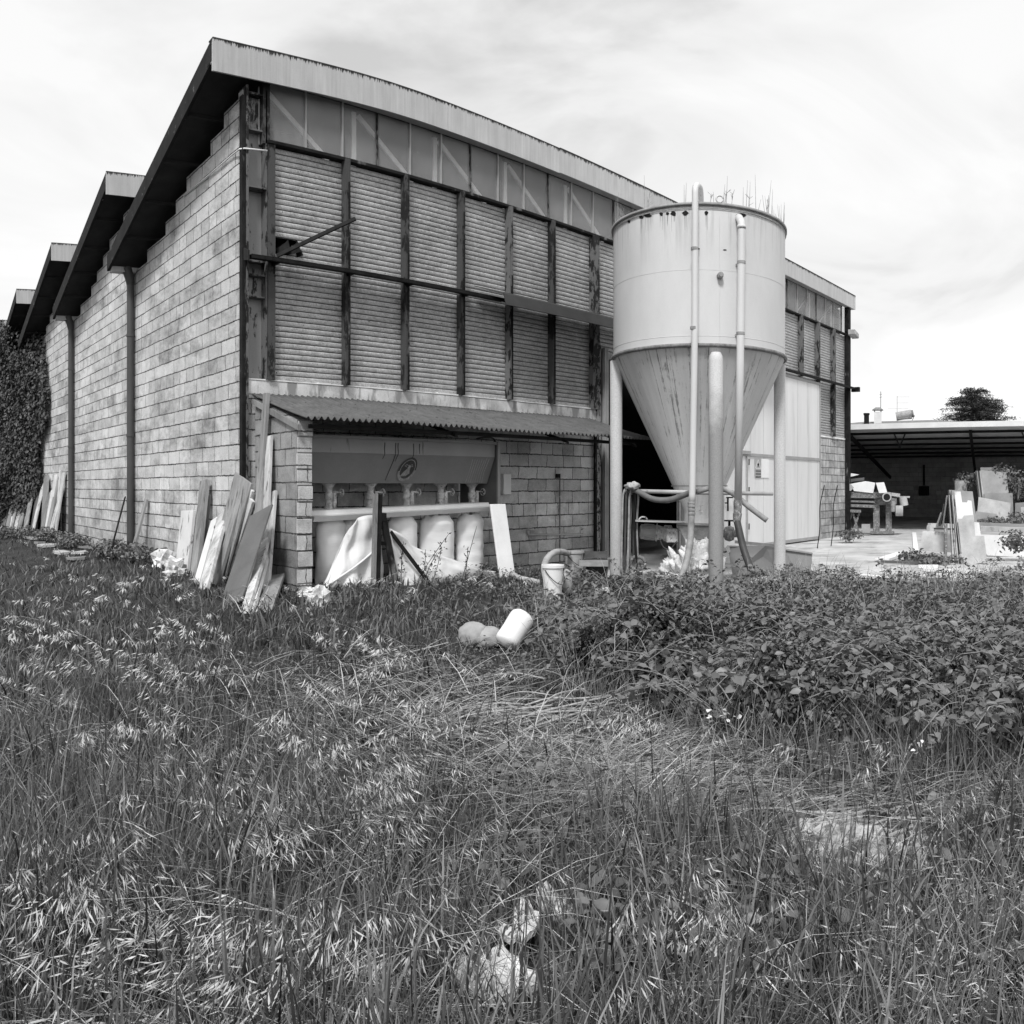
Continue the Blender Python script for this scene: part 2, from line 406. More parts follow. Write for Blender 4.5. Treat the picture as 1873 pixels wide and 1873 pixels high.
def wloc(o):
    l = Vector((0, 0, 0))
    while o is not None: l += o.location; o = o.parent
    return l
def build(name, mb, mat, parent=None, label=None, cat=None, group=None, kind=None, smooth=False, bevel=0, origin=None, solid=0):
    me = bpy.data.meshes.new(name)
    o = bpy.data.objects.new(name, me)
    base = wloc(parent) if parent is not None else Vector((0, 0, 0))
    if origin is not None: o.location = Vector(origin) - base; base = Vector(origin)
    me.from_pydata([(v[0] - base.x, v[1] - base.y, v[2] - base.z) for v in mb.v], [], mb.f)
    bm = bmesh.new(); bm.from_mesh(me); bmesh.ops.recalc_face_normals(bm, faces=bm.faces); bm.to_mesh(me); bm.free()
    me.materials.append(mat)
    if smooth:
        for p in me.polygons: p.use_smooth = True
    link(o)
    if smooth == 2:
        m = o.modifiers.new('e', 'EDGE_SPLIT'); m.split_angle = R(35)
    if solid: m = o.modifiers.new('s', 'SOLIDIFY'); m.thickness = solid
    if bevel: m = o.modifiers.new('b', 'BEVEL'); m.width = bevel; m.segments = 1
    if parent is not None: o.parent = parent
    tag(o, label, cat, group, kind)
    return o
def tag(o, label=None, cat=None, group=None, kind=None):
    for k, v in (('label', label), ('category', cat), ('group', group), ('kind', kind)):
        if v: o[k] = v
    return o
def thing(name, loc, label, cat, group=None):
    o = bpy.data.objects.new(name, None); o.location = loc; o.empty_display_size = .2; link(o)
    return tag(o, label, cat, group)
def catmull(P, n=8):
    P = [Vector(p) for p in P]; P = [2 * P[0] - P[1]] + P + [2 * P[-1] - P[-2]]; out = []
    for i in range(1, len(P) - 2):
        for k in range(n):
            t = k / n
            out.append(.5 * ((2 * P[i]) + (P[i + 1] - P[i - 1]) * t + (2 * P[i - 1] - 5 * P[i] + 4 * P[i + 1] - P[i + 2]) * t * t + (3 * P[i] - P[i - 1] - 3 * P[i + 1] + P[i + 2]) * t ** 3))
    out.append(P[-2]); return out

# ================================================================== GROUND
def build_ground():
    def axis(c, near, far, n):
        t = np.linspace(-1, 1, n); k = 6.5
        return c + near * t * 20 + (far) * np.sign(t) * (np.abs(t) ** k)
    xs = axis(8, 1, 900, 300); ys = axis(5, 1, 900, 300)
    vs = []
    for x in xs:
        for y in ys:
            z = gz(x, y) if abs(x) < 60 and abs(y) < 60 else 0
            if x > 8.5 and y > 1: z -= .03
            vs.append((x, y, z))
    n = len(ys)
    fs = [(i * n + j, (i + 1) * n + j, (i + 1) * n + j + 1, i * n + j + 1) for i in range(len(xs) - 1) for j in range(n - 1)]
    M = MT('earth_and_litter')
    a = M.noise(1.1, 6, .65); f = M.noise(30, 6, .8); g = M.noise(90, 4, .7, (1, 3, 1))
    v = M.math('MULTIPLY', M.ramp(a, .3, .7, .03, .07), M.ramp(f, .3, .7, .4, 1.7))
    v = M.mix(M.ramp(g, .6, .72), v, .22)
    mat = M.done(v, .97, f, .9, .03, spec=.1)
    mb = MB(); mb.v = vs; mb.f = fs
    build('ground', mb, mat, kind='structure', smooth=True)
build_ground()
# concrete yard: one thick slab with a ragged near edge, runs under the factory and the carport
mb = MB()
edge = []
ypts = np.linspace(9.2, -12, 60)
near = lambda y: (11.0 + max(0, 6.9 - y) * .62 + .25 * mnoise.noise(Vector((y * 1.3, 0, 0))))
pl = [(4.9, 30, 0), (4.9, 9.9, 0), (9.9, 9.9, 0), (10.1, 8.9, 0)] + [(near(y) - (.8 if y > 6.5 else 0), y, 0) for y in ypts if y < 8.4] + [(75, -12, 0), (75, 30, 0)]
mb.poly([(p[0], p[1], -.25) for p in pl], (0, 0, .275))
build('concrete_yard', mb, m_conc, kind='structure')

# ================================================================== FACTORY
XW, YF = 4.73, 9.85                  # side wall plane, facade plane
XR = 23.15                           # far end of the facade
XE, YE = 4.22, 9.72                  # roof edge at the side, fascia plane
fac = thing('factory_building', (XW, YF, 0), 'old saw-tooth concrete block factory with tin shutters and a high glazed strip', 'building')
sxs = [pY(x, 500, YF).x for x in (497, 630, 738, 840, 928, 1006, 1083)]

teeth = [(YE, 14.42), (14.5, 18.9), (19.05, 23.4), (23.7, 28.0), (28.2, 32.4)]
ZP, ZV = 7.17, 5.64                  # roof top at ridge and at valley
def roof_z(y):
    for a, b in teeth:
        if a <= y <= b + .1: return ZP - (y - a) / (b - a) * (ZP - ZV)
    return ZV
# side wall: stepped block gables following the roof
mb = MB()
y = YF + .15
yy = [y]
while y < 31.5:
    y += .46; yy.append(y)
for a, b in zip(yy[:-1], yy[1:]):
    top = min(roof_z(a + .01), roof_z(b - .01)) - .27
    top = math.floor(top / .206) * .206 + .03
    mb.box(XW, XW + .2, a, b, -.1, top)
# merge coplanar columns visually: they share faces edge to edge
wall = build('side_wall', mb, m_wallL, fac)
# mesh cleanup: remove interior faces
bm = bmesh.new(); bm.from_mesh(wall.data)
bmesh.ops.remove_doubles(bm, verts=bm.verts, dist=1e-4)
bm.to_mesh(wall.data); bm.free()
mb = MB(); P = [(XR - .2, YF + .21, -.1), (XR - .2, YF + .21, ZP - .34)]
for a, b in teeth[:4]: P += [(XR - .2, a + .22, ZP - .36), (XR - .2, b, ZV - .29)] if a > YF else [(XR - .2, b, ZV - .29)]
mb.poly(P + [(XR - .2, 28.05, -.1)], (.2, 0, 0)); build('end_wall', mb, m_brickR, fac)
mb = MB(); mb.box(XW + .2, XR - .2, 31.2, 31.4, -.1, 5.4); build('back_wall', mb, m_carwall, fac)
# roofs
for i, (a, b) in enumerate(teeth):
    T = .05; D = .27
    mb = MB()
    p = lambda x, y, z: (x, y, z)
    zb = ZV
    mb.hexa([(XE, a, ZP - T), (XR + .3, a, ZP - T), (XR + .3, b, zb - T), (XE, b, zb - T), (XE, a, ZP), (XR + .3, a, ZP), (XR + .3, b, zb), (XE, b, zb)])
    rf = build('roof', mb, m_barge, fac)
    # soffit panels, recessed, with joints
    mb = MB(); n = 5
    s_ = (ZP - zb) / (b - a)
    for k in range(n):
        y0 = a + .03 + (b - a - .1) * k / n; y1 = a + .03 + (b - a - .1) * (k + 1) / n - .035
        z0 = ZP - (y0 - a) * s_ - D + .03; z1 = ZP - (y1 - a) * s_ - D + .03
        mb.hexa([(XE + .06, y0, z0), (XW + 1.2, y0, z0), (XW + 1.2, y1, z1), (XE + .06, y1, z1), (XE + .06, y0, z0 + .03), (XW + 1.2, y0, z0 + .03), (XW + 1.2, y1, z1 + .03), (XE + .06, y1, z1 + .03)])
        mb.hexa([(XE + .06, y1, z1 - .05), (XW + .2, y1, z1 - .05), (XW + .2, y1 + .035, z1 - .062), (XE + .06, y1 + .035, z1 - .062), (XE + .06, y1, z1 + .03), (XW + .2, y1, z1 + .03), (XW + .2, y1 + .035, z1 + .018), (XE + .06, y1 + .035, z1 + .018)])
    build('soffit', mb, m_soffit, rf)
    mb = MB()
    mb.hexa([(XE, a + .02, ZP - D - .02), (XE + .05, a + .02, ZP - D - .02), (XE + .05, b, zb - D), (XE, b, zb - D), (XE, a + .02, ZP - T - .002), (XE + .05, a + .02, ZP - T - .002), (XE + .05, b, zb - T - .002), (XE, b, zb - T - .002)])
    build('barge_board', mb, m_barge, rf)
    mb = MB(); mb.box(XE + .055, XR + .32, b - .12, b + .05, zb - D - .02, zb - .055)
    build('valley_gutter', mb, m_fascia, rf)
    if i == 0:
        # front fascia in sheets with joints
        fj = [XE] + [pY(x, 200, YE).x for x in (817, 1022, 1240)] + [19.0, XR + .35]
        sag = lambda x: .10 * sstep(XE, 7.6, x)
        for a_, b_ in zip(fj[:-1], fj[1:]):
            mb = MB(); n = max(1, int((b_ - a_) / .5)); e = .0 if a_ < 9 else .012
            for q in range(n):
                xa_ = a_ + .003 + (b_ - a_ - .006) * q / n; xb_ = a_ + .003 + (b_ - a_ - .006) * (q + 1) / n
                za, zb2 = ZP + sag(xa_) + e, ZP + sag(xb_) + e; y0, y1 = a - .03, a - .004
                mb.hexa([(xa_, y0, za - .41), (xb_, y0, zb2 - .41), (xb_, y1, zb2 - .41), (xa_, y1, za - .41), (xa_, y0, za), (xb_, y0, zb2), (xb_, y1, zb2), (xa_, y1, za)])
                mb.hexa([(xa_, y0 - .004, za + .001), (xb_, y0 - .004, zb2 + .001), (xb_, y1 + .1, zb2 + .001), (xa_, y1 + .1, za + .001), (xa_, y0 - .004, za + .016), (xb_, y0 - .004, zb2 + .016), (xb_, y1 + .1, zb2 + .016), (xa_, y1 + .1, za + .016)])
            build('fascia_panel', mb, m_fascia, rf)
        mb = MB(); mb.box(XE, XR + .33, a - .002, a + .14, ZP - .30, ZP - .285); build('fascia_soffit', mb, m_doorfr, rf)
    else:
        mb = MB(); mb.box(XE, XR + .3, a - .03, a - .004, ZP - .40, ZP + .02)
        build('fascia_panel', mb, m_fascia, rf)
        mb = MB(); mb.box(XW + .2, XR, a + .05, a + .1, ZV - .1, ZP - .3); build('glazed_strip', mb, m_pane, rf)

# facade: base wall with sill
ZS = 2.90
XB = pY(1088, 900, YF).x
mb = MB(); mb.box(XW + .02, XB, YF, YF + .2, -.2, ZS - .19); build('base_wall', mb, m_wallF, fac)
mb = MB(); mb.box(XW + .02, XB + .02, YF - .015, YF + .2, ZS - .188, ZS); sw = build('sill', mb, m_sill, fac, bevel=.01)
mb = MB()
rnd = random.Random(3); x = XW + .03
while x < XB - .3:
    l = rnd.uniform(.2, .6); mb.box(x, min(x + l, XB), YF - .022, YF + .06, ZS + .001, ZS + .012 + rnd.uniform(0, .012)); x += l
build('mortar_lip', mb, m_lip, sw)
# right-hand base wall
XD = pY(1491, 900, YF).x             # right edge of the sliding door
mb = MB(); mb.box(XD + .05, XR - .1, YF, YF + .2, -.1, ZS); build('base_wall', mb, m_brickR, fac)
mb = MB(); mb.box(XD + .05, XR - .1, YF - .01, YF + .2, ZS + .001, ZS + .04); build('sill', mb, m_lip, fac)

# shutters (each a stack of bowed tin slats)
ZT = 6.03
def slats(mb, x0, x1, z0, z1, hole=None, pitch=.074):
    n = int(round((z1 - z0) / pitch)); pt = (z1 - z0) / n
    for k in range(n):
        z = z0 + k * pt; xa = x0
        if hole and hole[1] < z < hole[2]: xa = hole[0] + .07 * math.sin(k * 5.1)
        prof = [(YF + .085, z + .0), (YF + .030, z + .001), (YF + .024, z + pt * .25), (YF + .022, z + pt * .55), (YF + .026, z + pt * .80), (YF + .034, z + pt * .845), (YF + .085, z + pt * .85), (YF + .085, z + pt)]
        vs = [(xa, y_, z_) for y_, z_ in prof] + [(x1, y_, z_) for y_, z_ in prof]
        m = len(prof); mb.add(vs, [(j, j + m, j + m + 1, j + 1) for j in range(m - 1)])
    return mb
bays = [(sxs[0] + .03, sxs[1]), (sxs[1], sxs[2]), (sxs[2], sxs[3]), (sxs[3], sxs[4]), (sxs[4], sxs[5]), (sxs[5], sxs[6])]
for i, (a, b) in enumerate(bays):
    hole = (pY(538, 460, YF).x, 4.60, 4.80) if i == 0 else None
    build('shutter', slats(MB(), a, b, ZS + .02, ZT, hole), m_shut, fac)
XO0, XO1 = pY(1107, 700, YF).x, 14.1  # open doorway
ZO = 3.93
build('shutter', slats(MB(), sxs[6] + .12, XO0 + 5.2, ZO + .02, ZT), m_shut, fac)
xr = [pY(x, 600, YF).x for x in (1420, 1462.5, 1493, 1521.5, 1548)]
build('shutter', slats(MB(), XO0 + 5.2, xr[0], 4.42, ZT), m_shut, fac)
for a, b in zip(xr[:-1], xr[1:]):
    build('shutter', slats(MB(), a, b, 4.42 if b < XD + .3 else ZS + .04, ZT), m_shut, fac)
# torn tin around the hole
mb = MB()
hx = pY(510, 470, YF).x
for k in range(7):
    a = hx - .02 + k * .05; z = 4.6 + .02 * (k % 3)
    mb.add([(a, YF + .01, z), (a + .07, YF - .05 - .02 * (k % 2), z + .02), (a + .05, YF - .02, z + .11 + .03 * (k % 3)), (a - .01, YF + .03, z + .09)], [(0, 1, 2, 3)])
build('torn_tin', mb, m_darksteel, fac)

# posts
def channel(mb, x, z0, z1, wd=.036, dp=.10, y=YF + .0):
    mb.box(x - wd, x - wd + .012, y - dp, y + .02, z0, z1)
    mb.box(x + wd - .012, x + wd, y - dp, y + .02, z0, z1)
    mb.box(x - wd + .012, x + wd - .012, y - dp + .004, y - dp + .016, z0, z1)
for i, x in enumerate(sxs[1:6]):
    mb = MB(); channel(mb, x, 4.5, ZT + .02); channel(mb, x, ZS + .01, 4.49)
    build('post', mb, m_peel if i in (0, 1, 2, 4) else m_peel2, fac)
    mb = MB(); mb.box(x + .004, x + .035, YF - .104, YF - .098, ZS + .02, ZT - .8 * (i % 2) - .3)
    build('post_strip', mb, m_blackst, fac)
for x in xr[1:4]:
    mb = MB(); channel(mb, x, 4.44 if x < XD else ZS + .05, ZT + .02, .06); build('post', mb, m_peel2, fac)
mb = MB(); channel(mb, xr[4] - .02, 0.0, ZT + .9, .08, .12); build('post', mb, m_blackst, fac)
# column beside the doorway
mb = MB(); channel(mb, sxs[6] + .03, ZS, ZT + .02, .09, .08); build('post', mb, m_peel2, fac)
mb = MB(); mb.box(XB + .03, XO0 - .16, YF - .03, YF + .1, 0.0, 4.1); build('column', mb, peel_mat('speckled_rust', .34, .02, .50, 22), fac)
mb = MB(); mb.box(XO0 - .12, XO0 - .08, YF - .1, YF - .04, 0.0, 4.05); mb.box(XO0 - .06, XO0 - .02, YF - .1, YF + .1, 0.0, 4.05)
build('door_guide', mb, m_doorfr, fac)
mb = MB(); mb.box(XB - .06, XB - .02, YF - .07, YF - .02, .1, 2.55); build('corner_angle', mb, m_blackst, fac)
# corner I-column with stiffeners
cx0, cx1 = XW + .02, pY(487, 500, YF).x
mb = MB()
mb.box(cx0, cx0 + .035, YF - .05, YF + .16, 1.1 + .0, 6.74)
mb.box(cx1 - .02, cx1, YF - .03, YF + .16, ZS + .01, 6.74)
cl = build('corner_column', mb, m_peel2, fac)
mb = MB(); mb.box(XW + .002, XW + .03, YF + .03, YF + .148, -.1, 6.7); build('corner_return', mb, m_wallL, cl)
mb = MB(); mb.box(cx0 + .036, cx1 - .021, YF + .1, YF + .12, ZS + .02, 6.74); build('web', mb, peel_mat('web_paint', .30, .03, .54, 6, (1, 1, .3)), cl)
for py in (172, 238, 345, 478, 503, 543):
    mb = MB(); z = pY(466, py, YF).z; mb.box(cx0 + .037, cx1 - .022, YF - .01 if py != 345 else YF - .06, YF + .098, z - .008, z + .012)
    build('stiffener', mb, m_peel2, cl)
mb = MB(); mb.box(XW - .035, XW + .015, YF - .045, YF + .045, 1.5, 6.6); build('corner_angle', mb, m_blackst, fac)
mb = MB(); mb.box(cx1 + .005, sxs[0] + .03, YF - .05, YF + .06, ZS + .01, ZT); build('jamb', mb, m_peel, fac)
mb = MB(); mb.box(cx1 - .06, cx1 + .04, YF - .03, YF + .1, ZT, 6.86); build('jamb', mb, m_peel, fac)

# window strip
P0 = pY(489, 200, YF).x
pitch = (pY(1085, 300, YF).x - P0) / 11
npan = int((XR - .1 - P0) / pitch)
zw0, zw1 = ZT + .045, 6.86
for i in range(npan + 1):
    x = P0 + i * pitch; x1 = min(x + pitch - .012, XR - .1)
    if x1 - x < .2: break
    mb = MB(); mb.box(x + .012, x1, YF + .02, YF + .028, zw0, zw1)
    wn_ = build('window', mb, m_pane, fac)
    mb = MB(); mb.box(x - .012, x + .011, YF - .005, YF + .045, zw0, zw1); build('mullion', mb, m_doorfr if i % 3 else m_peel2, wn_)
mb = MB(); mb.box(P0 - .02, XR, YF - .07, YF + .04, ZT + .003, zw0 - .002); build('window_rail', mb, m_blackst, fac)
# truss members standing close behind the milky panes
st = [5.12 + 1.475 * k for k in range(13)]
mb = MB()
for k, x in enumerate(st):
    if x > XR - 1.2: break
    dx = .98 if k < 7 else -.98
    xo = x if k < 7 else x + .98
    mb.bar((xo, YF + .12, 6.80), (xo + dx, YF + .12, 6.05), (.05, 0, .05), (0, .03, 0))
    mb.box(xo - .12, xo - .05, YF + .08, YF + .11, 6.05, 6.82)
build('roof_truss', mb, m_white, fac)

# rail and canopy
zr = 4.47
mb = MB()
mb.box(4.72, pY(930, 540, 9.62).x, 9.58, 9.63, zr - .045, zr - .005)
mb.box(4.72, pY(930, 540, 9.62).x, 9.58, 9.80, zr - .003, zr + .005)
for x in sxs[:5]: mb.box(x - .02, x + .02, 9.64, 9.80, zr - .05, zr - .01)
rail = build('hanging_rail', mb, m_darksteel, fac)
mb = MB(); mb.add([(4.66, 9.56, zr - .09), (4.70, 9.78, zr - .03), (4.70, 9.78, zr + .13), (4.66, 9.56, zr + .04), (4.68, 9.56, zr - .09), (4.72, 9.78, zr - .03), (4.72, 9.78, zr + .13), (4.68, 9.56, zr + .04)],
    [(0, 1, 2, 3), (7, 6, 5, 4), (0, 4, 5, 1), (1, 5, 6, 2), (2, 6, 7, 3), (3, 7, 4, 0)]); build('rail_end_plate', mb, m_barge, rail)
mb = MB(); xa = pY(918, 540, 9.5).x
zc = 4.50
mb.hexa([(xa - .1, 9.30, zc - .20), (18.0, 9.30, zc - .20), (18.0, 9.312, zc - .20), (xa - .1, 9.312, zc - .20), (xa - .1, 9.35, zc - .02), (18.0, 9.35, zc - .02), (18.0, 9.362, zc - .02), (xa - .1, 9.362, zc - .02)])
mb.hexa([(xa - .1, 9.364, zc - .03), (18.0, 9.364, zc - .03), (18.0, 9.79, zc + .13), (xa - .32, 9.79, zc + .13), (xa - .1, 9.364, zc - .018), (18.0, 9.364, zc - .018), (18.0, 9.79, zc + .142), (xa - .32, 9.79, zc + .142)])
build('canopy', mb, simple('canopy_sheet', .045, .2, 3, .5, .2), fac)
mb = MB(); mb.box(17.9, 23.32, 9.60, 9.65, 4.42, 4.47); mb.box(17.9, 23.32, 9.60, 9.8, 4.472, 4.48); mb.box(23.3, 23.4, 9.5, 9.75, 4.36, 4.50)
build('hanging_rail', mb, m_darksteel, fac)

# conduit round the corner
mb = MB(); mb.tube([pX(335, 358, 4.70), pX(380, 322, 4.70), pX(425, 283, 4.70), pX(438, 273, 4.68), (4.72, 9.79, pY(445, 271, 9.79).z), (5.05, 9.79, pY(485, 275, 9.79).z)], .012, 6)
build('conduit', mb, m_white, fac, smooth=True)
# downpipes
for yv in (14.36, 18.84, 23.36):
    mb = MB(); X_ = XW - .085
    mb.tube([(X_, yv, 0.0), (X_, yv, 5.0), (X_, yv, 5.15)], [.068, .068, .068], 16)
    mb.tube([(X_, yv, 5.15), (X_ - .02, yv, 5.28), (X_ - .08, yv, 5.45)], [.075, .09, .10], 14)
    for z in (.3, 2.4, 4.2): mb.tube([(X_, yv, z), (X_, yv, z + .05)], .078, 16)
    build('downpipe', mb, m_pipe, fac, smooth=2)
# floodlight at the far corner
mb = MB(); c = pY(1558, 606, 9.6)
mb.hexa([c + Vector(v) for v in ((-.02, -.12, -.10), (.30, -.12, -.18), (.30, .12, -.18), (-.02, .12, -.10), (-.04, -.12, .06), (.28, -.12, -.03), (.28, .12, -.03), (-.04, .12, .06))])
fl = build('floodlight', mb, m_slab, fac, bevel=.02)
mb = MB(); mb.bar(c, (23.05, 9.8, c.z + .02), (0, .03, 0), (0, 0, .03)); build('bracket', mb, m_darksteel, fl)

# sliding doors
YD = 9.70
def doorleaf(x0, x1, z0, z1):
    mb = MB(); mb.box(x0, x1, YD, YD + .05, z0, z1); return mb
xd0 = 14.1
zm = pY(1490, 840, YD).z
sd_ = build('sliding_door', doorleaf(xd0, XD - .03, .06, 4.33), m_door, fac)
mb = MB()
mb.box(xd0, XD, YD - .02, YD - .002, 4.29, 4.36); mb.box(XD - .06, XD, YD - .02, YD - .002, .06, 4.288)
mb.box(xd0, XD - .062, YD - .025, YD - .002, zm - .035, zm + .035); mb.box(xd0, XD - .062, YD - .02, YD - .002, .06, .14)
mb.box(xd0 - .02, xd0 + .06, YD - .03, YD - .001, .06, 4.288)
build('door_frame', mb, m_doorfr, sd_)
mb = MB()
x = xd0 + .5
while x < XD - .1:
    if not (15.9 < x < 17.3):
        mb.box(x, x + .006, YD - .004, YD - .001, .15, zm - .04)
    mb.box(x, x + .006, YD - .004, YD - .001, zm + .04, 4.28); x += .62
build('panel_seam', mb, m_doorfr, sd_)
xw0, xw1 = pY(1320, 900, YD).x, pY(1366, 900, YD).x
mb = MB(); mb.box(xw0, xw0 + .05, YD - .035, YD - .006, .1, 2.25); mb.box(xw1 - .05, xw1, YD - .035, YD - .006, .1, 2.25); mb.box(xw0, xw1 + .1, YD - .06, YD - .006, 2.251, 2.33)
wd = build('wicket_door', mb, m_doorfr, sd_)
mb = MB(); hz = pY(1322, 920, YD).z
mb.bar((xw0 + .10, YD - .1, hz - .18), (xw0 + .10, YD - .1, hz + .12), (.03, 0, 0), (0, .03, 0)); mb.bar((xw0 + .05, YD - .1, hz + .12), (xw0 + .30, YD - .1, hz + .12), (0, 0, .03), (0, .03, 0))
mb.bar((xw0 + .10, YD - .1, hz), (xw0 + .10, YD - .03, hz), (.03, 0, 0), (0, 0, .03))
build('door_handle', mb, m_darksteel, wd)
for z in (.5, 1.35, 2.0):
    mb = MB(); mb.tube([(xw1 + .02, YD - .05, z), (xw1 + .02, YD - .05, z + .14)], .014, 8); build('hinge', mb, m_darksteel, wd)
# warning notices on the door
def notice(name, pa, pb, mat, label):
    a = pY(pa[0], pa[1], YD - .01); b = pY(pb[0], pb[1], YD - .01)
    mb = MB(); mb.box(a.x, b.x, YD - .016, YD - .008, b.z, a.z)
    return build(name, mb, mat, None, label, 'sign'), a, b
ng, a, b = notice('warning_sign', (1380.5, 839), (1392, 874), simple('sign_ground', .36, .1, 4, .6, .1), 'grey notice with a triangle above lines of writing on the white door')
wsx = b.x - a.x; hsz = a.z - b.z; cx = (a.x + b.x) / 2
mb = MB(); zt = a.z - .02; zb = a.z - hsz * .50; y_ = YD - .019
def ln(mb, p, q, t, dy=0): mb.bar((p[0], y_ + dy, p[1]), (q[0], y_ + dy, q[1]), Vector((-(q[1] - p[1]), 0, q[0] - p[0])).normalized() * t, (0, .003, 0))
ln(mb, (cx, zt), (cx - wsx * .42, zb), .012); ln(mb, (cx, zt), (cx + wsx * .42, zb), .012, .0005); ln(mb, (cx - wsx * .42, zb), (cx + wsx * .42, zb), .012, .001)
build('triangle', mb, m_white, ng)
mb = MB(); ln(mb, (cx, zt - .14), (cx - .03, zb + .10), .03); ln(mb, (cx - .03, zb + .10), (cx + .04, zb + .10), .03, .0005); ln(mb, (cx + .04, zb + .11), (cx - .01, zb + .03), .02, .001)
build('lightning_symbol', mb, m_darksteel, ng)
for k in range(3):
    mb = MB(); z = zb - .045 - k * hsz * .155
    mb.box(a.x + wsx * .1, a.x + wsx * .9, y_ - .0015, y_, z - hsz * .074, z - hsz * .066)
    for q in range(6):
        xq = a.x + wsx * (.1 + .14 * q); mb.box(xq, xq + wsx * .10, y_ - .003, y_ - .0016, z - hsz * .07, z - hsz * .01)
    build('lettering', mb, m_slabd, ng)
notice('paper_notice', (1392.3, 839), (1406, 874), m_white, 'blank white notice beside the grey triangle notice on the door')

# black sheet added inside to keep the open doorway dark, and the lintel
mb = MB(); mb.box(XO0 - 3, XR - .25, 15.0, 15.1, 0.03, 5.0); build('dark_backing', mb, m_black, fac)
mb = MB(); mb.box(XO0 - .01, xd0 + .1, YF + .02, YF + .12, ZO - .05, ZO + .03); build('lintel', mb, m_doorfr, fac)

# loose bar leaning in the hole
mb = MB(); mb.bar(pY(507, 468, 9.78), pY(650, 400, 9.42), (0, .03, .05), (.03, .02, 0))
build('steel_bar', mb, m_darksteel, None, 'dark square steel bar jutting from the torn hole in the first shutter', 'bar')

# ================================================================== LEAN-TO
pier = thing('lean_to_shelter', (4.9, 9.2, 0), 'lean-to with a corrugated roof on a block pier against the factory front', 'shelter')
mb = MB(); mb.hexa([(4.9, 8.712, -.1), (5.1, 8.712, -.1), (5.1, 9.84, -.1), (4.9, 9.84, -.1), (4.9, 8.712, 2.30), (5.1, 8.712, 2.30), (5.1, 9.84, 2.66), (4.9, 9.84, 2.66)])
pr = build('pier', mb, m_pier, pier)
mb = MB()
for k in range(12):
    j = .012 * math.sin(k * 4.7)
    mb.box(4.895 + j, 5.10 + j * .5, 8.70 - .01 * (k % 2), 8.711, -.05 + k * .196, .13 + k * .196)
build('pier_end', mb, m_pierend, pr, bevel=.006)
def roofpt(u, v, th=0.0):
    X = 4.86 + u * 6.64; yv = 9.84 - v * 1.42
    sag = -.03 * math.sin(v * 3.0) + .02 * math.sin(u * 9)
    lift = .012 * math.sin(u * 40) * v
    return (X, yv, 2.71 - v * .41 + .022 * math.sin(X * 2 * math.pi / .09) + sag * .6 + lift * .5)
mb = MB(); mb.grid(lambda u, v: roofpt(u, v), 608, 5)
build('corrugated_roof', mb, m_roofc, pier, smooth=True, solid=.005)
mb = MB(); mb.bar((5.0, 8.6, 2.22), (11.2, 8.6, 2.22), (0, .05, 0), (0, 0, .05)); mb.bar((5.12, 9.6, 2.56), (11.2, 9.6, 2.56), (0, .05, 0), (0, 0, .05))
for x in (7.2, 9.4, 11.1): mb.bar((x, 8.5, 2.18), (x, 9.82, 2.58), (.04, 0, 0), (0, .02, .05))
build('roof_frame', mb, m_darksteel, pier)
mb = MB(); mb.bar((4.875, 8.62, 2.20), (4.875, 9.8, 2.60), (.04, 0, 0), (0, 0, .07)); build('verge_batten', mb, m_woodgrey, pier)

# ================================================================== TANK WITH VALVES
tk = thing('filter_tank', (6.8, 9.3, 1.2), 'long dark grey metal hopper with a round emblem and five outlet valves', 'tank')
x0, x1 = 5.22, 8.36
mb = MB()
mb.hexa([(x0, 9.0, 1.93), (x1, 9.0, 1.93), (x1, 9.78, 1.93), (x0, 9.78, 1.93), (x0, 9.0, 2.12), (x1, 9.0, 2.12), (x1, 9.78, 2.12), (x0, 9.78, 2.12)])
build('upper_side', mb, m_tankup, tk)
mb = MB()
mb.hexa([(x0, 9.15, 1.545), (x1 - .02, 9.15, 1.545), (x1 - .02, 9.7, 1.545), (x0, 9.7, 1.545), (x0, 9.002, 1.928), (x1 - .002, 9.002, 1.928), (x1 - .002, 9.78, 1.928), (x0, 9.78, 1.928)])
build('hopper', mb, m_tank, tk)
mb = MB(); mb.box(x0, x1 + .04, 8.96, 9.0, 2.115, 2.15); mb.box(x0, x1 + .04, 9.0, 9.8, 2.121, 2.13); build('rim', mb, m_tankup, tk)
mb = MB(); mb.box(x1 + .01, x1 + .04, 8.97, 9.8, 1.2, 2.114); build('end_plate', mb, m_darkboard, tk)
mb = MB(); mb.box(x1 + .005, x1 + .055, 8.94, 8.968, 1.2, 2.155); build('end_frame', mb, m_tankup, tk)
# drips
mb = MB(); rnd = random.Random(5)
hop = lambda x, z, dy=-.003: (x, 9.0 + (1.93 - z) / .385 * .15 + dy, z) if z < 1.93 else (x, 9.0 + dy, z)
for xx, l in ((6.38, .24), (6.56, .55), (6.60, .27), (6.86, .53), (6.96, .15)):
    z0 = 2.08; n = 10; pa = []
    for k in range(n):
        z = z0 - l * k / n; pa.append(hop(xx + .003 * math.sin(k * 1.1 + xx * 9) - (.08 * max(0, (1.93 - z) / .38)), z))
    mb.tube(pa, [.0058 * (1 - .55 * k / n) for k in range(n)], 5)
build('rust_run', mb, m_drip, tk)
mb = MB()
for k in range(8):
    xx = x1 - .42 + k * .045
    mb.tube([hop(xx, 1.92 - .04 * rnd.random(), -.001), hop(xx - .01 - .004 * k, 1.7, -.001), hop(xx - .03, 1.56, -.001)], .0025, 4)
build('pale_runs', mb, m_slab, tk)
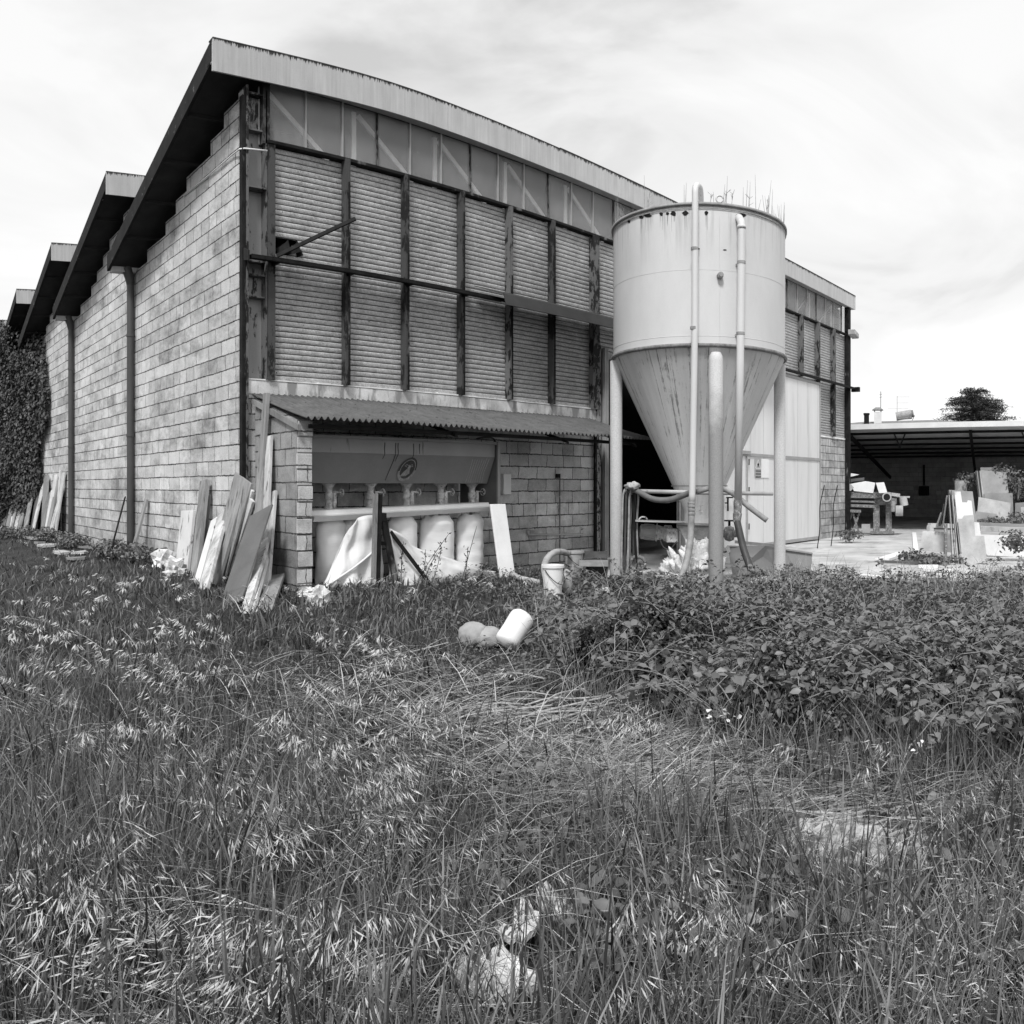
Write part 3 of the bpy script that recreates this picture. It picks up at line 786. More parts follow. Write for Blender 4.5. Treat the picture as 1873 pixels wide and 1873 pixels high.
# emblem: oval badge with ring and a relief figure reduced to plain shapes
ex, ez = pY(744, 855, 9.08).x, 1.735
nrm = Vector((0, -.93, -.36)).normalized(); upv = Vector((0, -.36, .93)).normalized(); eo = Vector(hop(ex, ez, -.006))
def ering(r0, r1, dz, n=36, a0=0, a1=2 * math.pi):
    vs = []; r0 *= 1.28; r1 *= 1.28
    for j in range(n + 1):
        a = a0 + (a1 - a0) * j / n
        for r in (r0, r1):
            q = Vector((1, 0, 0)) * (math.cos(a) * r * .85 + math.sin(a) * r * .22) + upv * math.sin(a) * r
            vs.append(eo + q + nrm * dz)
    return vs, [(2 * j, 2 * j + 1, 2 * j + 3, 2 * j + 2) for j in range(n)]
mb = MB(); mb.add(*ering(.0, .135, .004)); em = build('emblem', mb, m_emb, tk)
mb = MB(); mb.add(*ering(.104, .112, .008)); mb.add(*ering(.112, .136, .007, 20, 3.3, 6.2))
def ep(u, v, dz=.008):
    u, v = u * 1.28, v * 1.28; return eo + Vector((1, 0, 0)) * u + upv * v + nrm * dz
mb.add([ep(-.085, -.08), ep(-.01, -.075), ep(.035, -.045), ep(.03, .0), ep(.0, .01), ep(-.04, -.02)], [(0, 1, 2, 3, 4, 5)])
mb.add([ep(-.005, .01, .009), ep(.03, .0, .009), ep(.035, .04, .009), ep(.01, .055, .009)], [(0, 1, 2, 3)])
mb.tube([ep(.0, .045), ep(-.02, .055), ep(-.045, .04), ep(-.02, .03)], .005, 5); mb.tube([ep(.03, .045), ep(.05, .055), ep(.06, .035), ep(.035, .03)], .005, 5)
build('emblem_relief', mb, m_emblt, em)
vx = [5.72, 6.38, 6.99, 7.60, 8.20]
for x in vx:
    mb = MB(); c = (x, 9.33, 0)
    mb.lathe(c, [(.10, 1.543), (.055, 1.49), (.048, 1.47), (.048, 1.42), (.062, 1.41), (.062, 1.33), (.05, 1.32), (.05, 1.24), (.066, 1.23), (.066, 1.20)], 16)
    mb.box(x + .03, x + .075, 9.26, 9.30, 1.22, 1.42)
    vb = build('valve', mb, m_ironlt, tk, smooth=2)
    mb = MB(); mb.tube([(x + .04, 9.28, 1.43), (x + .15, 9.26, 1.42)], .012, 8)
    cw = Vector((x + .155, 9.26, 1.42))
    ring = [cw + Vector((.0, math.cos(a) * .05, math.sin(a) * .05)) for a in np.linspace(0, 2 * math.pi, 17)]
    mb.tube(ring, .007, 6)
    for a in (0, 2.1, 4.2): mb.tube([cw, cw + Vector((0, math.cos(a) * .05, math.sin(a) * .05))], .006, 5)
    build('handwheel', mb, m_ironlt, vb, smooth=True)
    mb = MB(); mb.tube([(x, 9.33, 1.20), (x, 9.33, 1.02)], .038, 14); build('outlet_pipe', mb, m_slab, vb, smooth=2)

# white trough under the valves
mb = MB()
mb.hexa([(5.24, 8.92, 1.06), (8.22, 8.92, 1.15), (8.22, 9.02, 1.15), (5.24, 9.02, 1.06), (5.24, 8.88, 1.13), (8.22, 8.88, 1.21), (8.22, 9.02, 1.21), (5.24, 9.02, 1.13)])
tr = thing('white_gutter', (6.7, 8.95, 1.1), 'long white gutter running below the hopper valves', 'gutter')
build('lower_lip', mb, m_white, tr)
mb = MB(); mb.hexa([(5.24, 8.95, 1.131), (8.22, 8.95, 1.211), (8.22, 9.3, 1.211), (5.24, 9.3, 1.131), (5.24, 8.97, 1.20), (8.22, 8.97, 1.27), (8.22, 9.3, 1.27), (5.24, 9.3, 1.20)])
build('trough', mb, m_white, tr, bevel=.01)
# filter bags
bags = [(605, 31, 'fullest white filter bag, leftmost beside the block pier'), (652, 30, 'white filter bag behind the dark upright posts'), (737, 30, 'narrow white filter bag just right of the dark A-shaped frame'), (800, 36, 'widest white filter bag with a ragged top in the middle'), (860, 29, 'ribbed white filter bag nearest the leaning white plank')]
for i, (px_, hw, lab) in enumerate(bags):
    c = pY(px_, 1000, 9.12); r = hw / F * 9.12 / math.cos(phi(px_))
    def bp(u, v, c=c, r=r, i=i):
        a = u * 2 * math.pi; z = .10 + v * 1.0
        k = 1 + .035 * math.sin(a * 3 + i + v * 4) + .02 * math.sin(v * 40 + 2 * math.sin(a)) * (.3 + .7 * (i == 4)) + .06 * mnoise.noise(Vector((math.cos(a) * 2, math.sin(a) * 2, v * 6 + i)))
        if v > .9: k *= (1 - (v - .9) * 3.2)
        zz = z + (.03 * mnoise.noise(Vector((a * 1.5, i, 0))) if v > .8 else 0)
        return (c.x + r * k * math.cos(a), c.y + r * k * .62 * math.sin(a), zz)
    mb = MB(); mb.grid(bp, 40, 30)
    build('filter_bag', mb, m_bag, None, lab, 'filter bag', 'white filter bags hanging under the hopper', smooth=True)

# tarpaulin: two draped parts
def drape(top, bot, Y0, nu=40, nv=22, ph=0, dep=.07):
    T = catmull([pY(x, y, Y0) for x, y in top], 12); B = catmull([pY(x, y, Y0) for x, y in bot], 12)
    def fn(u, v):
        a = T[min(len(T) - 1, int(u * (len(T) - 1)))]; b = B[min(len(B) - 1, int(u * (len(B) - 1)))]
        p = a.lerp(b, v)
        f = math.sin(u * 9 + v * 6 + ph) * .45 + math.sin(u * 17 - v * 9 + ph * 2) * .28 + .7 * mnoise.noise(Vector((u * 5, v * 5, ph)))
        return (p.x, p.y + dep * f - v * .12, p.z)
    return MB().grid(fn, nu, nv)
tp = thing('tarpaulin', (6.8, 8.8, .3), 'crumpled white tarpaulin sheet draped low in front of the bags', 'tarpaulin')
build('sheet', drape([(690, 942), (664, 944), (645, 955), (625, 1000), (585, 1078)], [(694, 1086), (670, 1094), (640, 1098), (610, 1096), (582, 1096)], 8.78, ph=1), m_tarp, tp, smooth=True, solid=.004)
build('sheet', drape([(712, 966), (740, 984), (775, 1006), (830, 1024), (868, 1040), (908, 1045)], [(712, 1060), (736, 1084), (775, 1100), (830, 1104), (868, 1102), (908, 1092)], 8.66, ph=4), m_tarp, tp, smooth=True, solid=.004)
mb = MB(); mb.tube(catmull([pY(582, 1082, 8.66), pY(612, 1062, 8.66), pY(645, 1040, 8.68), pY(668, 1022, 8.7), pY(684, 1008, 8.7)], 6), .013, 7)
build('rolled_hem', mb, m_tarp, tp, smooth=True)

# A-shaped dark frame and twin uprights
fr = thing('trestle_frame', pY(690, 1060, 8.62), 'dark A-shaped steel frame with a crossbar leaning before the bags', 'frame')
mb = MB(); mb.bar(pY(691, 946, 8.6), pY(705, 946, 8.6), (0, 0, .10), (0, .05, 0))
mb.bar(pY(699, 938, 8.62), pY(726, 1075, 8.5), (.075, 0, .0), (0, .05, 0)); build('frame_bars', mb, m_blackst, fr)
mb = MB(); mb.bar(pY(690, 994, 8.59), pY(712, 994, 8.59), (0, 0, .05), (0, .03, 0)); build('crossbar', mb, m_darksteel, fr)
for px_, mat, lab in ((682.5, m_woodgrey, 'left of the pair of tall narrow posts, weathered brown-grey'), (690.5, m_darksteel, 'right, darker one of the pair of tall narrow posts')):
    mb = MB(); mb.bar(pY(px_ + 4.5, 904, 8.62), pY(px_, 1080, 8.5), (.045, 0, 0), (0, .05, 0))
    build('upright_post', mb, mat, None, lab, 'post', 'posts leaning before the filter bags')
mb = MB(); mb.bar(pY(714, 972, 8.66), pY(800, 1086, 8.42), (.03, 0, .03), (0, .03, 0)); build('iron_rod', mb, m_darksteel, None, 'thin dark bar slanting down across the white tarpaulin', 'bar')
mb = MB(); mb.bar(pY(910, 922, 8.75), pY(932, 1086, 8.42), (.29, .0, 0), (0, .03, .0)); build('white_plank', mb, m_white, None, 'clean white plank leaning at the right end of the gutter', 'plank', bevel=.004)

# wall plumbing right of the tank
wp = thing('wall_pipework', pY(1020, 978, 9.8), 'thin water pipe with two taps fixed on the block wall', 'pipe')
z_ = pY(1016, 978, 9.8).z
mb = MB(); mb.tube([pY(966, 978, 9.8), pY(1066, 977, 9.8)], .016, 8); mb.tube([pY(966, 978, 9.8), pY(966, 966, 9.8)], .022, 8); build('horizontal_pipe', mb, m_slab, wp, smooth=True)
mb = MB(); mb.tube([pY(1024, 868, 9.82), pY(1024, 1045, 9.82)], .011, 8); build('vertical_pipe', mb, m_iron, wp, smooth=True)
for px_ in (968, 1063):
    a = pY(px_, 968, 9.76); mb = MB(); mb.tube([a, a + Vector((.07, -.03, 0))], .014, 8); mb.bar(a + Vector((-.03, -.02, .03)), a + Vector((.04, -.02, .03)), (0, .01, 0), (0, 0, .01)); build('tap', mb, m_ironlt, wp, smooth=True)
mb = MB(); a = pY(1020, 872, 9.8); mb.box(a.x - .02, a.x + .04, 9.77, 9.83, a.z - .02, a.z + .05); build('pipe_cap', mb, m_darksteel, wp)
mb = MB(); a, b = pY(915, 867, 9.8), pY(929, 904, 9.8); mb.box(a.x, b.x, 9.72, 9.84, b.z, a.z); build('switch_box', mb, m_white, None, 'small pale box fixed to the block wall beside the hopper', 'box', bevel=.004)
mb = MB(); mb.tube(catmull([pY(872, 802, 9.1), pY(890, 800, 9.1), pY(903, 803, 9.1), pY(908, 815, 9.05)], 6), .012, 6); build('cable', mb, m_rubber, None, 'short dark cable looping over the end of the hopper', 'cable', smooth=True)

# ================================================================== SILO
dS = 13.5; pS = phi(1279)
cS = Vector((dS * math.sin(pS), dS * math.cos(pS), 0)); RS = 1.385
silo = thing('cement_silo', cS, 'tall grey steel silo with a cone bottom standing on four tube legs', 'silo')
zR, zB = 5.60, 3.55
NS = 72
mb = MB(); mb.lathe(cS, [(RS, zB), (RS, zR)], NS, caps=False); build('drum', mb, m_silo, silo, smooth=True, origin=cS)
mb = MB(); mb.lathe(cS, [(RS + .002, zR - .02), (RS + .03, zR - .03), (RS + .03, zR + .015), (RS - .01, zR + .02)], NS, caps=False); mb.lathe(cS, [(RS + .015, zR - .075), (RS + .02, zR - .07), (RS + .015, zR - .06)], NS, caps=False)
build('rim', mb, m_hose, silo, smooth=True, origin=cS)
mb = MB(); mb.lathe(cS, [(RS - .012, zR - .05), (0.01, zR + .02)], NS, caps=False); build('lid', mb, m_slab, silo, smooth=True, origin=cS)
mb = MB(); mb.lathe(cS, [(RS + .002, zB + .03), (RS + .03, zB + .025), (RS + .035, zB - .02), (RS + .004, zB - .03)], NS, caps=False); build('ring', mb, simple('ring_rust', .20, .5, 14, .7, .4), silo, smooth=True, origin=cS)
mb = MB(); mb.lathe(cS, [(RS - .01, zB - .02), (.25, 1.12), (.25, .82), (.33, .815), (.33, .79)], NS, caps=False); build('cone', mb, m_cone, silo, smooth=2, origin=cS)
mb = MB(); mb.lathe(cS, [(.452, 1.50), (.455, 1.51), (.459, 1.52)], NS, caps=False); build('weld_seam', mb, m_hose, silo, origin=cS)
# rails of local frame
rad = Vector((math.sin(pS), math.cos(pS), 0)); tan = Vector((math.cos(pS), -math.sin(pS), 0))
dl = .17
for k, (a, b) in enumerate(((math.sin(dl), -math.cos(dl)), (math.cos(dl), math.sin(dl)), (-math.cos(dl), -math.sin(dl)), (-math.sin(dl), math.cos(dl)))):
    q = cS + (tan * a + rad * b) * (RS * (.97 if k else 1.03))
    mb = MB()
    top = 3.5 if k else 3.44
    prof = [(.108, 0.0), (.105, top - .12), (.095, top - .05), (.07, top)] if k == 0 else [(.098, 0), (.098, top)]
    mb.lathe(q, prof, 20); build('leg', mb, m_legd if k == 0 else m_leg, silo, smooth=2)
    mb = MB(); mb.lathe(q, [(.2, -.01), (.2, .045)], 4, a0=.6); build('foot_plate', mb, m_hose, silo)
# rust holes and patches on the drum
def onsilo(x, y, off=.004):
    a = (x - 1279) / F; q = math.asin(max(-1, min(1, a * dS / RS * .985)))     # lateral position -> surface angle
    p = cS + (tan * math.sin(q) - rad * math.cos(q)) * (RS + off)
    d = math.hypot(p.x, p.y); return Vector((p.x, p.y, H + (YH - y) / F * d)), q
rnd = random.Random(11)
for (x, y, rw, rh_) in ((1157, 405, 3, 3), (1180, 397, 5, 3), (1191, 394, 7, 4), (1215, 391.5, 3.5, 3.5), (1226, 390.5, 3, 3), (1236, 390.5, 5, 4.5), (1256, 389.5, 5.5, 5), (1291, 389.5, 3.5, 4), (1349, 394, 9, 3.5), (1278, 455, 2, 1.5), (1322, 457, 3, 1.2)):
    mb = MB(); n = 14; vs = []
    for j in range(n):
        a = 2 * math.pi * j / n; k = rnd.uniform(.75, 1.15)
        vs.append(onsilo(x + rw * k * math.cos(a), y + rh_ * k * math.sin(a))[0])
    mb.add(vs, [tuple(range(n))]); build('rust_hole', mb, m_black, silo)
    if 1160 < x < 1300:
        mb = MB()
        for q in range(3):
            xx = x + rnd.uniform(-rw, rw) * .7; L_ = rnd.uniform(8, 34); w0 = rnd.uniform(.25, .6)
            mb.add([onsilo(xx - w0, y + 1, .003)[0], onsilo(xx + w0, y + 1, .003)[0], onsilo(xx + w0 * .3, y + L_, .003)[0], onsilo(xx - w0 * .3, y + L_, .003)[0]], [(0, 1, 2, 3)])
        build('rust_run', mb, m_hose, silo)
mb = MB(); mb.lathe(cS, [(RS + .0005, zB + .13), (RS + .004, zB + .135), (RS + .0005, zB + .14)], NS, caps=False); mb.lathe(cS, [(RS + .0005, zB + 1.09), (RS + .003, zB + 1.093), (RS + .0005, zB + 1.096)], NS, caps=False)
P = [onsilo(1313, y_, .002)[0] for y_ in range(395, 640, 30)]; mb.tube(P, .003, 4)
build('weld_seam', mb, m_silo, silo)
p_, q_ = onsilo(1313, 505, .0); nn = (tan * math.sin(q_) - rad * math.cos(q_))
mb = MB(); mb.tube([p_, p_ + nn * .08], .045, 14); mb.tube([p_ + nn * .08, p_ + nn * .10], .03, 12); build('plug', mb, m_hose, silo, smooth=2)
mb = MB(); p0, q0 = onsilo(1313, 372); ring = []
pc = cS - rad * (RS - .1) + tan * .30; pc.z = zR + .10
for a in np.linspace(0, 2 * math.pi, 17): ring.append(pc + tan * math.cos(a) * .05 + Vector((0, 0, 1)) * math.sin(a) * .05)
mb.tube(ring, .014, 8); mb.bar(pc - Vector((0, 0, .12)), pc - Vector((0, 0, .05)), tan * .04, rad * .02); build('lifting_eye', mb, m_silo, silo, smooth=True)
# vertical pipes
def dpt(x, y, d): return pD(x, y, d)
mb = MB(); mb.tube(catmull([dpt(1282, 400, 13.2), dpt(1281, 352, 12.6), dpt(1277, 341, 12.3), dpt(1272, 343, 12.0), dpt(1271.5, 365, 11.95)], 5) + [dpt(1271, 600, 11.95), dpt(1266, 905, 11.95), dpt(1265.5, 922, 11.95)], .048, 14)
fp = build('filling_pipe', mb, m_silo, silo, smooth=True)
mb = MB()
for yy_ in (918, 924, 931, 938): mb.tube([dpt(1265, yy_, 11.95), dpt(1265, yy_ + 3, 11.95)], .056, 14)
build('clamp', mb, m_hose, fp, smooth=2)
mb = MB(); mb.tube(catmull([dpt(1265, 920, 11.95), dpt(1264, 960, 11.95), dpt(1261, 1000, 11.9), dpt(1252, 1040, 11.8), dpt(1238, 1072, 11.6)], 8), .048, 14); build('filling_hose', mb, m_hose, None, 'grey hose hanging from the left silo pipe down to the weeds', 'hose', smooth=True)
mb = MB(); mb.tube(catmull([onsilo(1346, 400, 0.0)[0], dpt(1352, 399, 12.22), dpt(1356, 408, 12.1), dpt(1356.5, 425, 12.08)], 5) + [dpt(1354, 660, 12.08), dpt(1350, 920, 12.08)], .056, 14)
mb.tube([dpt(1356.5, 412, 12.08), dpt(1356.5, 418, 12.08)], .064, 14)
vp = build('vent_pipe', mb, m_silo, silo, smooth=True)
mb = MB(); mb.tube([dpt(1350, 915, 12.08), dpt(1349.6, 918, 12.08), dpt(1349, 938, 12.08), dpt(1348.8, 940, 12.08), dpt(1348, 955, 12.06)], [.06, .064, .058, .066, .055], 14)
build('coupling', mb, m_iron, vp, smooth=2)
mb = MB(); mb.tube(catmull([dpt(1348, 952, 12.06), dpt(1353, 975, 12.0), dpt(1362, 1010, 11.9), dpt(1377, 1050, 11.7)], 8), .052, 14); build('suction_hose', mb, m_rubber, None, 'black ribbed hose running from the right silo pipe into the weeds', 'hose', smooth=True)
for (x_, d_, z1) in ((1270.5, 11.95, 455), (1269, 11.95, 600), (1356, 12.08, 480), (1354.5, 12.08, 610)):
    p = dpt(x_, z1, d_); mb = MB(); mb.tube([p - Vector((0, 0, .02)), p + Vector((0, 0, .02))], .062 if x_ > 1300 else .054, 14)
    q = Vector(p) - cS; q.z = 0; L_ = q.length - RS; mb.bar(p, p - q.normalized() * (L_ + .01), (0, 0, .035), q.cross(Vector((0, 0, 1))).normalized() * .02)
    build('pipe_bracket', mb, m_hose, silo)
# cross rail
rl = thing('hose_rail', dpt(1280, 900, 12.95), 'thin pale horizontal tube fixed across the silo legs', 'rail')
mb = MB(); mb.tube([dpt(1144, 898, 13.0), dpt(1280, 901, 12.75), dpt(1413, 903, 13.2)], .033, 12); build('tube', mb, m_slab, rl, smooth=True)
# hoses on it
rnd = random.Random(2)
for k, (mat, lab) in enumerate(((m_hose, 'pale grey hose looped over the rail end, nearest the leg'), (m_rubber, 'dark hose hanging straight down beside the left silo leg'), (m_hose, 'third hose over the rail end, dropping to the ground'))):
    xx = 1139 + k * 6
    mb = MB(); mb.tube(catmull([dpt(xx - 3, 1050, 12.8), dpt(xx - 1, 960, 12.85), dpt(xx + 1, 905, 12.88), dpt(xx + 9, 893 + k, 12.9), dpt(xx + 16, 905, 12.98), dpt(xx + 14, 960, 13.05), dpt(xx + 12 + k * 2, 1046, 13.0)], 8), .017 + .004 * (k % 2), 8)
    build('hung_hose', mb, mat, None, lab, 'hose', smooth=True)
mb = MB(); mb.tube(catmull([dpt(1155, 892, 12.9), dpt(1172, 902, 12.8), dpt(1195, 913, 12.75), dpt(1225, 914, 12.7), dpt(1255, 904, 12.6), dpt(1272, 898, 12.5)], 8), .045, 10)
build('slack_hose', mb, simple('mid_hose', .15, .25, 8, .7, .4), None, 'thick grey hose sagging along the rail left of the cone', 'hose', smooth=True)
mb = MB(); mb.tube(catmull([dpt(1160, 897, 12.85), dpt(1180, 908, 12.8), dpt(1200, 917, 12.75), dpt(1225, 918, 12.7)], 8), .018, 8); build('thin_hose', mb, m_slab, None, 'thin pale hose sagging below the thick grey one on the rail', 'hose', smooth=True)
mb = MB(); mb.tube(catmull([dpt(1275, 899, 12.45), dpt(1300, 893, 12.45), dpt(1325, 895, 12.4), dpt(1345, 906, 12.35), dpt(1370, 927, 12.3), dpt(1403, 952, 12.3)], 8), .042, 12); build('arched_hose', mb, m_hose, None, 'stiff grey pipe arching over the rail towards the right leg', 'pipe', smooth=True)
mb = MB(); mb.blob(dpt(1157, 889, 12.85), (.11, .10, .06), .5, 2.5, 3, 4); build('rag', mb, m_cloth, None, 'crumpled rag tied on the left end of the rail', 'rag', smooth=True)
mb = MB(); mb.tube([dpt(1157, 905, 12.95), dpt(1165, 1042, 12.8)], .018, 8); build('stake', mb, m_darksteel, None, 'dark thin stake leaning beneath the rail by the left leg', 'stake')

# pump set under the cone
pm = thing('pump_unit', dpt(1240, 1000, 13.3), 'dark screw pump with a finned electric motor below the cone', 'pump')
A = dpt(1170, 972, 13.3); B = dpt(1199, 974, 13.3)
ax = (B - A).normalized()
mb = MB(); mb.tube([A, A + ax * .02, A + ax * .06, B], [.08, .115, .118, .118], 22)
for k in range(22):
    a = 2 * math.pi * k / 22; o = Vector((0, 0, 1)) * math.sin(a) * .122 + ax.cross(Vector((0, 0, 1))) * math.cos(a) * .122
    mb.bar(A + ax * .07 + o, B - ax * .02 + o, ax.cross(o).normalized() * .006, o.normalized() * .016)
build('motor', mb, m_slab, pm)
mb = MB(); mb.tube([B, B + ax * .02, B + ax * .03, B + ax * .12, B + ax * .14, B + ax * .25, B + ax * .27, B + ax * .33], [.13, .15, .12, .10, .13, .13, .09, .09], 18); build('gearbox', mb, m_ironlt, pm, smooth=2)
mb = MB(); a = dpt(1230, 978, 13.2); mb.bar(a - Vector((0, 0, .12)), a + Vector((0, 0, .1)), tan * .18, rad * .2); build('coupling_box', mb, m_ironlt, pm, bevel=.01)
mb = MB(); P = [dpt(1238, 960, 13.0), dpt(1322, 962, 13.0), dpt(1322, 988, 13.0), dpt(1252, 988, 13.0)]; mb.poly(P, rad * .6); build('trough', mb, m_hose, pm, bevel=.01)
mb = MB(); mb.bar(dpt(1238, 958, 13.0), dpt(1324, 960, 13.0), Vector((0, 0, .035)), rad * .06); build('flange', mb, m_hose, pm)
mb = MB(); a = dpt(1334, 976, 12.95); mb.tube([a - tan * .12, a - tan * .08, a - tan * .07, a, a + tan * .07, a + tan * .08, a + tan * .16, a + tan * .17, a + tan * .2], [.06, .06, .10, .125, .10, .06, .06, .075, .075], 18)
vv = build('gate_valve', mb, m_iron, pm, smooth=2)
mb = MB(); mb.tube([a, a + Vector((0, 0, .2))], .02, 8); mb.tube([a + Vector((0, 0, .19)), a + Vector((0, 0, .21))], .08, 14); build('handwheel', mb, m_darksteel, vv, smooth=2)
mb = MB(); a = dpt(1282, 935, 12.95); mb.tube([a, a + Vector((0, 0, -.03)) - rad * .1], .03, 10); mb.tube([a - rad * .08, a - rad * .08 + Vector((0, 0, .09))], .012, 6); mb.bar(a - rad * .08 + Vector((-.04, 0, .09)), a - rad * .08 + Vector((.05, 0, .09)), (0, .015, 0), (0, 0, .012)); build('drain_tap', mb, m_ironlt, pm, smooth=2)
mb = MB(); mb.tube(catmull([dpt(1206, 985, 13.0), dpt(1214, 1001, 13.0), dpt(1226, 1004, 13.0), dpt(1238, 990, 13.0)], 6), .012, 6); build('cable', mb, m_rubber, pm, smooth=True)
mb = MB(); mb.bar(dpt(1160, 952, 13.1), dpt(1252, 955, 13.1), Vector((0, 0, .018)), rad * .35); bn = build('bench_board', mb, m_slab, None, 'thin board laid above the pump motor as a shelf', 'board')
mb = MB(); mb.tube(catmull([dpt(1168, 951, 13.0), dpt(1173, 946, 13.0), dpt(1180, 946, 13.0), dpt(1184, 950, 13.0)], 6), .012, 6); build('wrench', mb, m_ironlt, None, 'curved pale tool lying on the board above the motor', 'tool', smooth=True)
# crusted plaster heap
mb = MB(); c = dpt(1278, 1060, 12.6)
mb.blob(c + Vector((0, 0, .10)), (.30, .30, .38), .7, 3.2, 5, 3); mb.blob(c - tan * .22 + Vector((0, 0, 0)), (.3, .3, .36), .8, 3.4, 5, 14)
mb.blob(c - tan * .1 + Vector((0, 0, .36)), (.10, .10, .22), .8, 3.2, 4, 5); mb.blob(c + tan * .17 + Vector((0, 0, .36)), (.08, .09, .24), .8, 3.2, 4, 6)
build('plaster_heap', mb, m_plaster, None, 'white crusted heap of spilled plaster behind the front silo leg', 'plaster heap', smooth=True)
# grey steel skip at the right
sk = thing('steel_skip', dpt(1380, 1040, 14.2), 'dark grey open steel skip behind the right silo leg', 'skip')
mb = MB(); P = [dpt(1331, 999, 13.6), dpt(1400, 998, 13.9), dpt(1424, 1001, 14.2), dpt(1424, 1052, 14.0), dpt(1340, 1052, 13.4)]
mb.poly(P, rad * .04); build('front_panel', mb, m_tank, sk)
mb = MB(); P = [dpt(1424, 1004, 14.2), dpt(1486, 1013, 14.6), dpt(1482, 1056, 14.4), dpt(1424, 1060, 14.0)]; mb.poly(P, rad * .05); build('side_panel', mb, m_tank, sk)
mb = MB(); mb.bar(dpt(1344, 991, 14.4), dpt(1430, 999, 15.0), (0, 0, .05), rad * .05); mb.bar(dpt(1424, 1003, 14.18), dpt(1486, 1012, 14.58), (0, 0, .025), rad * .07); mb.bar(dpt(1330, 999, 13.58), dpt(1424, 1001, 14.18), (0, 0, .02), rad * .07); build('rim', mb, m_slabg, sk)
mb = MB(); P = [dpt(1328, 1000, 13.5), dpt(1334, 999, 13.5), dpt(1336, 1008, 13.5), dpt(1330, 1016, 13.5), dpt(1322, 1017, 13.5), dpt(1330, 1010, 13.5)]; mb.poly(P, rad * .05); build('bent_corner', mb, m_slab, sk)
# weeds on the rim
def stalks(name, pts, mat, lab):
    mb = MB(); r_ = random.Random(4)
    for p, h in pts:
        l = Vector((r_.uniform(-.04, .04), r_.uniform(-.04, .04), h)); mb.tube([p, p + l * .5, p + l], [.004, .003, .0015], 4)
        if h < .22 and r_.random() < .5:
            for _ in range(6): q = p + l * r_.uniform(.3, 1); mb.tube([q, q + Vector((r_.uniform(-.06, .06), r_.uniform(-.06, .06), .05))], .003, 3)
    return build(name, mb, mat, None, lab, 'weeds', kind='stuff')
pts = []; rnd = random.Random(8)
for k in range(85):
    a = rnd.uniform(-math.pi, math.pi)
    if rnd.random() < .5: a = rnd.choice([-1.9, -1.6, -.5, -.9, .4]) + rnd.gauss(0, .35)
    p = cS + Vector((math.cos(a), math.sin(a), 0)) * (RS - .03); p.z = zR
    pts.append((p, rnd.choice([.12, .2, .3, .42, .55, .3])))
stalks('dry_weeds', pts, m_twig, 'dry grass stalks sprouting all round the silo rim')

# ================================================================== SMALL THINGS BY THE WALL
def onG(x, y): return pG(x, y)
# bucket behind
def bucket(c, r0, r1, h, lab, mat, grp=None, handle=True):
    t = thing('bucket', c, lab, 'bucket', grp)
    mb = MB(); mb.lathe(c, [(r0, 0), (r1, h), (r1 + .012, h), (r1 + .012, h - .03), (r1 + .002, h - .035), (r1 + .002, h - .001), (r1 - .006, h), (r0 - .006, .01)], 26); build('pail', mb, mat, t, smooth=2)
    if handle:
        ring = [Vector(c) + Vector((math.cos(a) * (r1 + .01), -abs(math.sin(a)) * (r1 + .02), h - .05 - math.sin(a) * .17)) for a in np.linspace(0, math.pi, 14)]
        mb = MB(); mb.tube(ring, .005, 5); build('bucket_handle', mb, m_darksteel, t)
    return t
c = pD(1050, 1050, 12.6); c.z = .03; bucket(c, .11, .145, .50, 'pale bucket at the foot of the wall beside the dark carton', m_slab)
c = pD(1011, 1100, 9.9); c.z = gz(c.x, c.y) ; bucket(c, .10, .125, .42, 'white pail with a rim and wire handle standing in the weeds', m_white)
# corrugated pipe arch between the buckets
mb = MB(); mb.tube(catmull([pD(1040, 1012, 12.4), pD(1020, 1009, 12.0), pD(1004, 1018, 11.5), pD(996, 1035, 11.0), pD(998, 1054, 10.4)], 8), .045, 12); build('drain_hose', mb, m_slab, None, 'fat pale hose arching from the far bucket to the near pail', 'hose', smooth=True)
mb = MB(); mb.tube(catmull([pD(936, 1050, 11.6), pD(952, 1058, 11.2), pD(970, 1062, 11.0), pD(985, 1066, 10.8)], 8), .04, 12); build('short_hose', mb, m_slab, None, 'short pale hose lying by the foot of the white plank', 'hose', smooth=True)
jc = pD(1028, 1092, 10.2); jc.z = gz(jc.x, jc.y) + .02
j = thing('jerrycan', jc, 'grey plastic jerrycan beside the white pail', 'jerrycan')
t_ = Vector((math.cos(phi(1028)), -math.sin(phi(1028)), 0)); r_ = Vector((math.sin(phi(1028)), math.cos(phi(1028)), 0))
mb = MB(); base = jc
mb.poly([base - t_ * .12 - r_ * .1, base + t_ * .13 - r_ * .1, base + t_ * .125 - r_ * .1 + Vector((0, 0, .2)), base + t_ * .08 - r_ * .1 + Vector((0, 0, .26)), base - t_ * .08 - r_ * .1 + Vector((0, 0, .24)), base - t_ * .12 - r_ * .1 + Vector((0, 0, .18))], r_ * .2)
build('can_body', mb, m_graysack, j, bevel=.03, smooth=True)
mb = MB(); mb.tube([base - t_ * .02 + Vector((0, 0, .25)), base - t_ * .02 + Vector((0, 0, .29))], .03, 12); build('cap', mb, m_black, j)
mb = MB(); mb.tube(catmull([base + t_ * .03 + Vector((0, 0, .25)), base + t_ * .05 + Vector((0, 0, .29)), base + t_ * .1 + Vector((0, 0, .26))], 5), .015, 8); build('can_handle', mb, m_graysack, j, smooth=True)
